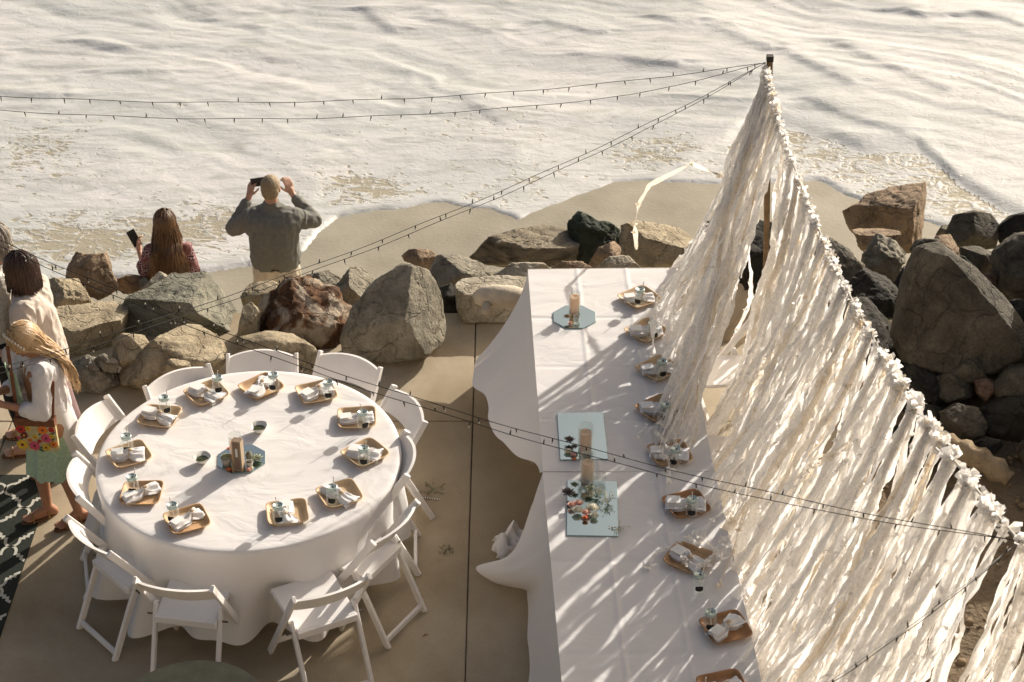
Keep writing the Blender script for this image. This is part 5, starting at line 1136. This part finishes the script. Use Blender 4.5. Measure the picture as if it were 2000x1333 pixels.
def hair_strands(c, R, par, m, n, length, r0=1.0, flare=.35, front=.35, seed=1, w=.006, down=Vector((0, 0, -1)), bodyr=.13, name='hair', wavy=.01, sc=1.0, follow=None):
    r_ = random.Random(seed); g = G(); c = Vector(c)
    cap = G(); cap.ball((0, 0, 0), (1, 1, 1), 24, 14)
    V = []
    for v in cap.v:
        q = Vector(v); s = 1.0
        if q.y > front and q.z < .55: s = .80
        V.append(c + R @ Vector((q.x * .084 * sc, -.015 * sc + q.y * .100 * sc, .035 * sc + max(q.z, -.75) * .098 * sc)) if s == 1.0 else c + R @ Vector((q.x * .068 * sc, -.015 * sc + q.y * .08 * sc, .035 * sc + q.z * .085 * sc)))
    g.add(V, cap.f)
    for k in range(n):
        az = r_.uniform(0, 2 * pi); el = math.asin(r_.uniform(.0, 1)); 
        if sin(az) > front and el < .75: az = az + pi
        pts = []; L_ = length * r_.uniform(.75, 1.08); steps = 16; th = el; rad = []
        out = r_.uniform(.98, 1.08); surf = []
        # ride over the skull, then fall
        while th > -.35:
            surf.append(c + R @ (Vector((cos(az) * cos(th) * .086, -.015 + sin(az) * cos(th) * .102, .035 + sin(th) * .100)) * sc * out)); th -= .22
        p = surf[-1].copy(); dirv = (surf[-1] - surf[-2]).normalized() if len(surf) > 1 else Vector((0, 0, -1)); pts = surf[:]
        for q in range(steps):
            dirv = (dirv * .7 + down * .35 + (R @ Vector((cos(az), sin(az), 0))) * flare * .09).normalized(); p = p + dirv * (L_ / steps)
            off = Vector((wave1(q * .35 + k * .9, seed), wave1(q * .35 + k * .9, seed + 7), 0)) * wavy
            pts.append((follow(p) if follow else p) + off)
        m_ = len(pts); rad = [w * (1 - .8 * (i / (m_ - 1)) ** 3) for i in range(m_)]; g.tube(pts, rad, 5, False)
    return g.obj(name, m, par, True)
def arm_caps(sh, el, wr, s=1.0): return [(sh, .052 * s, el, .038 * s), (el, .039 * s, Vector(el).lerp(Vector(wr), .35), .039 * s), (Vector(el).lerp(Vector(wr), .35), .038 * s, wr, .026 * s)]

# --- man photographing the surf
gy = 13.72; man_xy = UY(541, 535, 13.75)
sandz = lambda x, y: float(ground_z(x, y)) + .02
man = thing('person', 'man in grey shirt and cream trousers, back to us, photographing the surf', 'person', (man_xy.x, 13.75, sandz(0, 13.75)), 0)
sL, sR = (-.165, 0, 1.385), (.165, 0, 1.385); eL, eR = (-.345, .09, 1.24), (.325, .10, 1.31); wL, wR = (-.215, .22, 1.47), (.14, .26, 1.48); R0 = Matrix.Rotation(-.05, 3, 'Z') @ Matrix.Rotation(-.04, 3, 'X')
caps = head_caps((0, .02, 1.66), R0, 1.02, (0, 0, 1.44)) + arm_caps(sL, eL, wL) + arm_caps(sR, eR, wR) + [((-.09, 0, 1.33), .10, (.09, 0, 1.33), .10), ((0, 0, 1.32), .12, (0, 0, 1.0), .12)]
caps += hand_caps(wL, (.25, .25, 1), (.6, .6, 0), .55, 1.05, 1) + hand_caps(wR, (-.3, .2, 1), (-.6, .6, 0), .55, 1.05, -1)
caps += leg_caps((-.1, 0, .92), (-.12, .02, .50), (-.13, -.02, .08), (-.15, .17, .03)) + leg_caps((.1, 0, .92), (.12, .02, .50), (.13, -.02, .08), (.16, .17, .03))
blob('body', caps, SKIN, man, .0065)
SHIRT = mat('grey_shirt', (.185, .182, .16), .9, .1, noise=(30, .12), bump=(200, .3, .001))
blob('shirt', [((-.10, -.012, 1.345), .145, (.10, -.012, 1.345), .145), ((-.05, -.02, 1.30), .155, (-.05, -.01, 1.04), .155), ((.05, -.02, 1.30), .155, (.05, -.01, 1.04), .155), ((-.06, 0, 1.04), .155, (-.06, 0, 1.01), .15), ((.06, 0, 1.04), .155, (.06, 0, 1.01), .15),
    ((-.07, 0, 1.42), .085, sL, .088), ((.07, 0, 1.42), .085, sR, .088), (sL, .092, eL, .066), (sR, .092, eR, .068), (eL, .066, (-.24, .19, 1.42), .042), (eR, .068, (.185, .22, 1.44), .042), ((-.09, 0, 1.40), .095, (0, 0, 1.47), .075), ((.09, 0, 1.40), .095, (0, 0, 1.47), .075), ((0, .0, 1.45), .085, (0, .005, 1.52), .066)], SHIRT, man, .008, 4, .010, (16, 16, 7), 3)
blob('trousers', [((-.055, 0, .95), .132, (-.075, 0, .86), .132), ((.055, 0, .95), .132, (.075, 0, .86), .132), ((-.09, 0, .88), .115, (-.12, .02, .50), .085), ((.09, 0, .88), .115, (.12, .02, .50), .085), ((-.12, .02, .5), .085, (-.13, -.02, .14), .07), ((.12, .02, .5), .085, (.13, -.02, .14), .07)], mat('cream_trousers', (.62, .54, .42), .9, .1, noise=(20, .05)), man, .009, 4, .008, (14, 14, 5), 5)
G().lathe([(.148, .955), (.151, .958), (.151, .988), (.148, .991)], 30, (0, 0, 0), 1.32, .97).obj('belt', mat('belt_leather', (.03, .022, .015), .5), man, True)
HAIRG = mat('sandy_grey_hair', (.30, .23, .145), .7, .2, noise=(60, .3), bump=(120, .8, .004))
blob('hair', [('e', Vector((0, .005, 1.695)), (.079, .097, .086), R0), ('e', Vector((0, -.026, 1.655)), (.072, .076, .080), R0)], HAIRG, man, .005, 2, .003, (120, 120, 60), 2, keep=lambda c: c.z > 1.61 and not (c.y > .0 and c.z < 1.69))
for s_, w_ in ((-1, wL), (1, wR)): pass
G().box((-.055, .305, 1.575), (.15, .010, .075), Matrix.Rotation(.12, 3, 'Y')).obj('phone_body', mat('phone_black', (.015, .015, .015), .25, .5), None) if False else None
ph = G(); ph.box((0, 0, 0), (.155, .010, .076)); pho = ph.obj('phone', mat('phone_black', (.02, .02, .02), .25, .5)); pho.location = man.location + Vector((-.115, .24, 1.60)); pho.rotation_euler = (0, -.15, 0); tag(pho, 'black phone held up by the grey-shirted man', 'phone')

# --- long-haired woman with phone
wp = UY(325, 530, 13.2)
wom = thing('person', 'woman with very long brown hair and floral top, back to us behind the rocks', 'person', (wp.x + .03, 13.2, -1.45), .12)
Rw = Matrix.Rotation(.15, 3, 'Z'); sL, sR = (-.135, 0, 1.30), (.135, 0, 1.30); eL, eR = (-.19, .05, 1.05), (.18, .02, 1.05); wL, wR = (-.25, .24, 1.17), (.14, .20, 1.0)
caps = head_caps((0, .02, 1.53), Rw, .95, (0, 0, 1.36)) + arm_caps(sL, eL, wL, .85) + arm_caps(sR, eR, wR, .85) + hand_caps(wL, (-.12, .5, .8), (.8, .3, 0), .7, .92, 1) + hand_caps(wR, (-.5, .7, -.1), (-.3, -.3, -.6), .6, .92, -1) + [((-.07, 0, 1.27), .10, (.07, 0, 1.27), .10), ((0, 0, 1.2), .12, (0, 0, .95), .12)]
caps += leg_caps((-.09, 0, .85), (-.10, .02, .46), (-.10, -.02, .08), (-.12, .15, .03), .9) + leg_caps((.09, 0, .85), (.10, .02, .46), (.10, -.02, .08), (.12, .15, .03), .9)
blob('body', caps, SKIN, wom, .0065); face_parts((0, .02, 1.53), Rw, wom, .95)
def floral(m, N, L, b, tc, out):
    v = N.new('ShaderNodeTexVoronoi'); v.inputs['Scale'].default_value = 17; L.new(tc.outputs['Object'], v.inputs['Vector'])
    r = N.new('ShaderNodeValToRGB'); r.color_ramp.interpolation = 'CONSTANT'; e = r.color_ramp.elements; e[0].color = (.16, .03, .035, 1); e[1].position = .22; e[1].color = (.50, .38, .38, 1)
    for p_, c_ in ((.35, (.10, .04, .05)), (.47, (.36, .20, .20)), (.62, (.22, .10, .09))): q = e.new(p_); q.color = (*c_, 1)
    L.new(v.outputs['Distance'], r.inputs[0]); L.new(r.outputs[0], b.inputs['Base Color'])
FLOR = mat('floral_fabric', (.3, .15, .15), .85, .1, extra=floral)
blob('blouse', [((-.07, 0, 1.27), .105, (.07, 0, 1.27), .105), ((0, 0, 1.22), .13, (0, 0, .88), .15), (sL, .064, eL, .055), (sR, .064, eR, .06), (eL, .055, (-.22, .12, 1.10), .052), (eR, .06, (.17, .1, 1.02), .055), ((-.05, 0, .9), .15, (-.05, 0, .78), .15), ((.05, 0, .9), .15, (.05, 0, .78), .15)], FLOR, wom, .009, 4, .010, (14, 14, 6), 8)
blob('trousers', [((-.07, 0, .85), .12, (-.1, .02, .46), .07), ((.07, 0, .85), .12, (.1, .02, .46), .07), ((-.1, .02, .46), .07, (-.1, -.02, .12), .055), ((.1, .02, .46), .07, (.1, -.02, .12), .055)], mat('denim', (.05, .07, .11), .9), wom, .010, 3)
HB = mat('brown_hair', (.075, .038, .018), .42, .5, noise=(9, .45), col2=(.22, .115, .05), fac=.6)
hair_strands((0, .02, 1.53), Rw, wom, HB, 620, .66, flare=.85, front=.35, seed=4, w=.0055, wavy=.02, sc=.97, follow=lambda p: Vector((p.x * (1 + .12 * max(0, 1.4 - p.z)), min(p.y, -.14 - .03 * sin(p.x * 30)) if p.z < 1.38 and abs(p.x) < .15 else p.y, p.z)))
ph = G(); ph.box((0, 0, 0), (.070, .010, .145)); pho = ph.obj('phone', MATS['phone_black']); hp = wom.matrix_basis @ Vector((-.285, .295, 1.26)); pho.location = hp; pho.rotation_euler = (-.35, -.35, .4); tag(pho, 'black phone in the left hand of the long-haired woman', 'phone')

# --- blonde girl
gp = U(52, 665, 1.40) + Vector((.073, .053, 0))
girl = thing('person', 'blonde girl in white cardigan and mint lace dress looking down at her hands', 'person', (gp.x - .02, gp.y, 0), radians(126))
girl.scale = (.93, .93, .96)
Rg = Matrix.Rotation(.10, 3, 'Z') @ Matrix.Rotation(-.72, 3, 'X'); hc = (0, .09, 1.45)
sL, sR = (-.155, .06, 1.29), (.155, .06, 1.29); eL, eR = (-.19, .12, 1.02), (.19, .10, 1.02); wL, wR = (-.07, .33, 1.10), (.05, .33, 1.12)
caps = head_caps(hc, Rg, .95, (0, .03, 1.31)) + arm_caps(sL, eL, wL, .85) + arm_caps(sR, eR, wR, .85) + hand_caps(wL, (.45, .6, .35), (.5, -.5, .3), .8, .9, 1) + hand_caps(wR, (-.35, .7, .2), (-.5, -.5, .3), .8, .9, -1)
caps += [((-.07, .04, 1.23), .095, (.07, .04, 1.23), .095), ((0, .03, 1.15), .11, (0, 0, .9), .125)]
caps += leg_caps((-.08, 0, .82), (-.09, .02, .45), (-.08, -.06, .085), (-.09, .12, .035), .95) + leg_caps((.08, 0, .82), (.10, .12, .45), (.10, .09, .085), (.11, .27, .035), .95)
blob('body', caps, SKIN2, girl, .0062); face_parts(hc, Rg, girl, .95)
CARD = mat('white_knit', (.76, .72, .70), .9, .1, trans=.12, noise=(40, .04), bump=(180, .4, .002)); MINT = mat('mint_lace', (.42, .55, .39), .85, .1, noise=(70, .22), bump=(120, .9, .005))
blob('cardigan', [((-.075, .03, 1.24), .10, (.075, .03, 1.24), .10), ((0, .0, 1.18), .122, (0, -.01, .92), .135), (sL, .064, eL, .058), (sR, .064, eR, .058), (eL, .058, (-.15, .20, 1.05), .052), (eR, .058, (.14, .19, 1.06), .052)], CARD, girl, .007, 3, .009, (20, 20, 8), 9)
g = G()
def tail(u, v):
    a = -pi / 2 + (u - .5) * 5.0; r = .134 + .045 * v + .010 * sin(u * 34) * v; z = .99 - v * (.47 + .06 * cos(u * 6.28))
    return (cos(a) * r * 1.0, sin(a) * r * .95 - .03 * v, z)
g.grid(tail, 90, 20); g.obj('cardigan_tail', CARD, girl, True)
g = G()
def skirt(u, v):
    a = u * 2 * pi; r = .13 + .07 * v + .014 * sin(a * 9 + 1) * v; z = .95 - v * .49 - (.014 * abs(sin(a * 12)) if v > .97 else 0)
    return (cos(a) * r, sin(a) * r * .9 + .03, z)
g.grid(skirt, 110, 20, True); g.obj('dress_skirt', MINT, girl, True)
g = G()
g.grid(lambda u, v: (sin((u - .5) * 1.2) * (.135 + .01), cos((u - .5) * 1.2) * .17 + .01 + .06 * (1 - v), 1.30 - v * .62), 14, 14); g.obj('dress_front', MINT, girl, True)
HBL = mat('blonde_hair', (.34, .20, .09), .42, .5, noise=(10, .4), col2=(.66, .46, .25), fac=.6)
dn = Vector((0, -.30, -1)).normalized()
hair_strands(hc, Rg, girl, HBL, 620, .40, flare=.45, front=.25, seed=9, w=.005, down=dn, wavy=.02, sc=.97, follow=lambda p: Vector((p.x * (1 + .5 * float(sm(-1.42, -1.15, -p.z))), p.y + (min(p.y, -.14 - .10 * max(0, 1.30 - p.z)) - p.y) * float(sm(-1.46, -1.22, -p.z)), p.z)))
g = G()
for k in range(15):
    a = -1.5 + 3.0 * k / 14; p_ = Vector(hc) + Rg @ Vector((sin(a) * .088, .038 + .0 * a, .035 + cos(a) * .108)); g.ball(p_, (.011, .009, .011), 8, 6)
g.obj('headband', mat('pearl_lace', (.62, .55, .45), .7, noise=(60, .2)), girl, True)
SAND_L = mat('sandal_leather', (.16, .085, .04), .6); GOLD = mat('gold_strap', (.36, .22, .10), .4, .5, .5)
def sandal(par, ankle, toe):
    ankle, toe = Vector(ankle), Vector(toe); d = toe - ankle; d.z = 0; d.normalize(); x = Vector((0, 0, 1)).cross(d); h = ankle - d * .07; h.z = .0; tt = toe + d * .02; tt.z = 0; g = G(); n = 12; P = []
    for z in (.0, .016):
        for k in range(n): a = 2 * pi * k / n; c_ = (h + tt) / 2; P.append(c_ + d * cos(a) * (tt - h).length / 2 + x * sin(a) * .042 * (1 + .2 * cos(a)) + Vector((0, 0, z)))
    g.add(P, [tuple(range(n))[::-1], tuple(range(n, 2 * n))] + [(k, (k + 1) % n, n + (k + 1) % n, n + k) for k in range(n)]); g.obj('sandal_sole', SAND_L, par)
    for f, hh, ww in ((.15, .075, .045), (.55, .055, .042)):
        c_ = h.lerp(tt, f + .15); G().tube([c_ + x * ww * cos(a) + Vector((0, 0, .01 + hh * sin(a))) for a in np.linspace(0, pi, 10)], .006, 6).obj('sandal_strap', GOLD, par)
sandal(girl, (-.08, -.06, .08), (-.09, .12, .03)); sandal(girl, (.10, .09, .08), (.11, .27, .03))
# floral purse at her left hip, facing the camera
pc = UY(73, 847, girl.location.y - .20)
pur = thing('shoulder_bag', 'square floral shoulder bag with brown leather top at the blonde girl\'s hip', 'bag', tuple(pc), radians(-4))
bm = bmesh.new(); bmesh.ops.create_cube(bm, size=1)
for q in bm.verts: q.co = Vector((q.co.x * .245, q.co.y * .045, q.co.z * .25))
bmesh.ops.bevel(bm, geom=bm.edges[:], offset=.012, segments=3, affect='EDGES'); me = bpy.data.meshes.new('bag_body'); bm.to_mesh(me); bm.free(); me.materials.append(mat('bag_cream', (.50, .42, .22), .7, noise=(30, .2), bump=(90, .3, .002))); o = bpy.data.objects.new('bag_body', me); COL.objects.link(o); o.parent = pur
LTH = mat('brown_leather', (.17, .065, .03), .55, .35, noise=(40, .3), bump=(90, .5, .003))
G().box((0, -.0005, .098), (.25, .052, .055)).obj('leather_band', LTH, pur)
FC = {k: mat('petal_' + k, c_, .7) for k, c_ in dict(red=(.45, .04, .025), pink=(.60, .09, .16), orange=(.70, .20, .03), yellow=(.66, .42, .04), maroon=(.16, .03, .03)).items()}
r_ = random.Random(5); spots = []
for k, (x, z, r, cn) in enumerate([(-.09, .045, .034, 'red'), (-.045, .052, .020, 'yellow'), (.045, .045, .034, 'orange'), (.10, .048, .022, 'red'), (-.075, .0, .026, 'maroon'), (.06, -.015, .036, 'pink'), (-.01, -.01, .018, 'yellow'), (-.095, -.07, .040, 'yellow'), (-.02, -.075, .036, 'pink'), (.05, -.085, .028, 'yellow'), (.10, -.06, .026, 'orange'), (.095, .0, .018, 'yellow'), (-.045, -.035, .016, 'orange'), (.015, -.04, .015, 'red'), (-.11, -.02, .014, 'pink')]):
    g = G(); n = 6
    for q in range(n):
        a = 2 * pi * q / n + k; c_ = Vector((x + cos(a) * r * .55, -.0245 - .001 * (k % 3), z + sin(a) * r * .55)); g.ball(c_, (r * .42, .0025, r * .42), 8, 5)
    g.obj('flower', FC[cn], pur, True); G().ball((x, -.0275, z), (r * .28, .002, r * .28), 8, 5).obj('flower_centre', FC['maroon' if cn != 'maroon' else 'yellow'], pur, True)
LG = mat('print_leaf', (.04, .12, .07), .7)
for k in range(16):
    x, z = r_.uniform(-.11, .11), r_.uniform(-.11, .06); G().ball((x, -.0236, z), (.019, .0014, .008), 8, 5, Matrix.Rotation(r_.uniform(0, 3), 3, 'Y')).obj('leaf', LG, pur, True)
for s_, x0, L_ in ((-1, -.105, (pc.x - .10, pc.y + .02, pc.z + .62)), (1, .11, (pc.x + .13, pc.y + .05, pc.z + .36))):
    loc = Vector(L_) - pur.location; a_ = Vector((x0, 0, .12)); ribbon_ = G(); ribbon_.beam(a_, loc, .022, .005); ribbon_.obj('strap', LTH, pur)

# --- woman with dark bob
bp_ = U(44, 515, 1.60)
bob = thing('person', 'woman with dark bob, glasses and loose cream shirt at the left edge', 'person', (bp_.x + .01, bp_.y, 0), radians(88)); bob.scale = (.92, .90, .98)
Rb = Matrix.Rotation(.0, 3, 'Z') @ Matrix.Rotation(-.10, 3, 'X'); hc = (0, .04, 1.56)
sL, sR = (-.175, 0, 1.37), (.175, 0, 1.37); eL, eR = (-.22, .02, 1.08), (.22, .04, 1.08); wL, wR = (-.16, .24, 1.05), (.14, .26, 1.05)
caps = head_caps(hc, Rb, 1.0, (0, .0, 1.40)) + arm_caps(sL, eL, wL, .9) + arm_caps(sR, eR, wR, .9) + hand_caps(wL, (.3, .8, -.1), (.3, 0, -.8), .6, .95, 1) + hand_caps(wR, (-.3, .8, -.1), (-.3, 0, -.8), .6, .95, -1) + [((-.08, 0, 1.3), .11, (.08, 0, 1.3), .11), ((0, 0, 1.2), .13, (0, 0, .95), .14)]
caps += leg_caps((-.09, 0, .86), (-.10, .02, .47), (-.10, -.02, .085), (-.11, .16, .03), .95) + leg_caps((.09, 0, .86), (.10, .02, .47), (.10, -.02, .085), (.11, .16, .03), .95)
blob('body', caps, SKIN, bob, .0065); face_parts(hc, Rb, bob)
SHEER = mat('cream_shirt', (.66, .58, .50), .9, .1, trans=.2, noise=(20, .06))
blob('shirt', [((-.09, 0, 1.32), .125, (.09, 0, 1.32), .125), ((0, 0, 1.25), .155, (0, -.02, .95), .18), ((0, -.02, .95), .18, (0, -.02, .80), .17), (sL, .085, eL, .085), (sR, .085, eR, .085), (eL, .085, (-.20, .12, 1.05), .075), (eR, .085, (.18, .12, 1.05), .075), ((0, .0, 1.42), .065, (0, 0, 1.44), .06)], SHEER, bob, .008, 3, .012, (18, 18, 5), 12)
g = G(); g.grid(lambda u, v: (cos(u * 2 * pi) * (.16 + .06 * v + .012 * sin(u * 50) * v), sin(u * 2 * pi) * (.15 + .06 * v + .012 * sin(u * 50) * v), .86 - v * .42), 80, 12, True); g.obj('mauve_skirt', mat('mauve_cloth', (.24, .16, .16), .9, noise=(14, .15)), bob, True)
DKH = mat('dark_brown_hair', (.022, .010, .007), .38, .5, noise=(14, .4), col2=(.075, .03, .018), fac=.6)
hair_strands(hc, Rb, bob, DKH, 750, .13, flare=.2, front=.45, seed=14, w=.005, wavy=.004, sc=1.12)
g = G()
for s_ in (-1, 1):
    g.tube([Vector(hc) + Rb @ Vector((s_ * .03 + cos(a) * .024, .104, .012 + sin(a) * .018)) for a in np.linspace(0, 2 * pi, 14)], .0018, 5, False); g.tube([Vector(hc) + Rb @ Vector(q) for q in ((s_ * .054, .103, .015), (s_ * .078, .04, .015), (s_ * .08, -.01, .008))], .002, 5)
g.obj('glasses', CHALK, bob); sandal(bob, (-.10, -.02, .08), (-.11, .16, .03)); sandal(bob, (.10, -.02, .08), (.11, .16, .03))

# --- person cut by the left edge
fp = U(-12, 470, 1.60)
far = thing('person', 'person in pale ribbed sweater and dark trousers cut off by the left edge', 'person', (fp.x, fp.y, 0), radians(100))
hc = (0, .03, 1.58); sL, sR = (-.17, 0, 1.38), (.17, 0, 1.38); eL, eR = (-.22, .04, 1.10), (.22, .04, 1.10); wL, wR = (-.12, .24, 1.10), (.12, .24, 1.10); Rf = Matrix.Rotation(0, 3, 'Z')
caps = head_caps(hc, Rf, 1.0, (0, 0, 1.40)) + arm_caps(sL, eL, wL, .9) + arm_caps(sR, eR, wR, .9) + hand_caps(wL, (.4, .7, 0), (.3, 0, -.8), .6, .95, 1) + hand_caps(wR, (-.4, .7, 0), (-.3, 0, -.8), .6, .95, -1) + [((0, 0, 1.3), .13, (0, 0, .95), .14)]
caps += leg_caps((-.09, 0, .88), (-.10, .02, .48), (-.10, -.02, .085), (-.11, .16, .03)) + leg_caps((.09, 0, .88), (.10, .02, .48), (.10, -.02, .085), (.11, .16, .03))
blob('body', caps, SKIN, far, .008); face_parts(hc, Rf, far)
blob('sweater', [((-.08, 0, 1.32), .125, (.08, 0, 1.32), .125), ((0, 0, 1.25), .15, (0, 0, .92), .16), (sL, .08, eL, .072), (sR, .08, eR, .072), (eL, .07, wL, .05), (eR, .07, wR, .05)], mat('ribbed_knit', (.55, .51, .45), .95, noise=(90, .3), bump=(90, .9, .006)), far, .010, 4, .008, (14, 14, 14), 1)
blob('trousers', [((0, 0, .92), .15, (0, 0, .85), .15), ((-.09, 0, .85), .11, (-.1, .02, .48), .08), ((.09, 0, .85), .11, (.1, .02, .48), .08), ((-.1, .02, .48), .08, (-.1, -.02, .12), .06), ((.1, .02, .48), .08, (.1, -.02, .12), .06)], mat('black_trousers', (.02, .018, .016), .9), far, .012, 3)
hair_strands(hc, Rf, far, mat('ash_hair', (.16, .12, .09), .6, noise=(12, .4), col2=(.4, .36, .3), fac=.6), 260, .10, flare=.3, front=.4, seed=24, w=.009, sc=1.06)
sandal(far, (-.10, -.02, .08), (-.11, .16, .03)); sandal(far, (.10, -.02, .08), (.11, .16, .03))
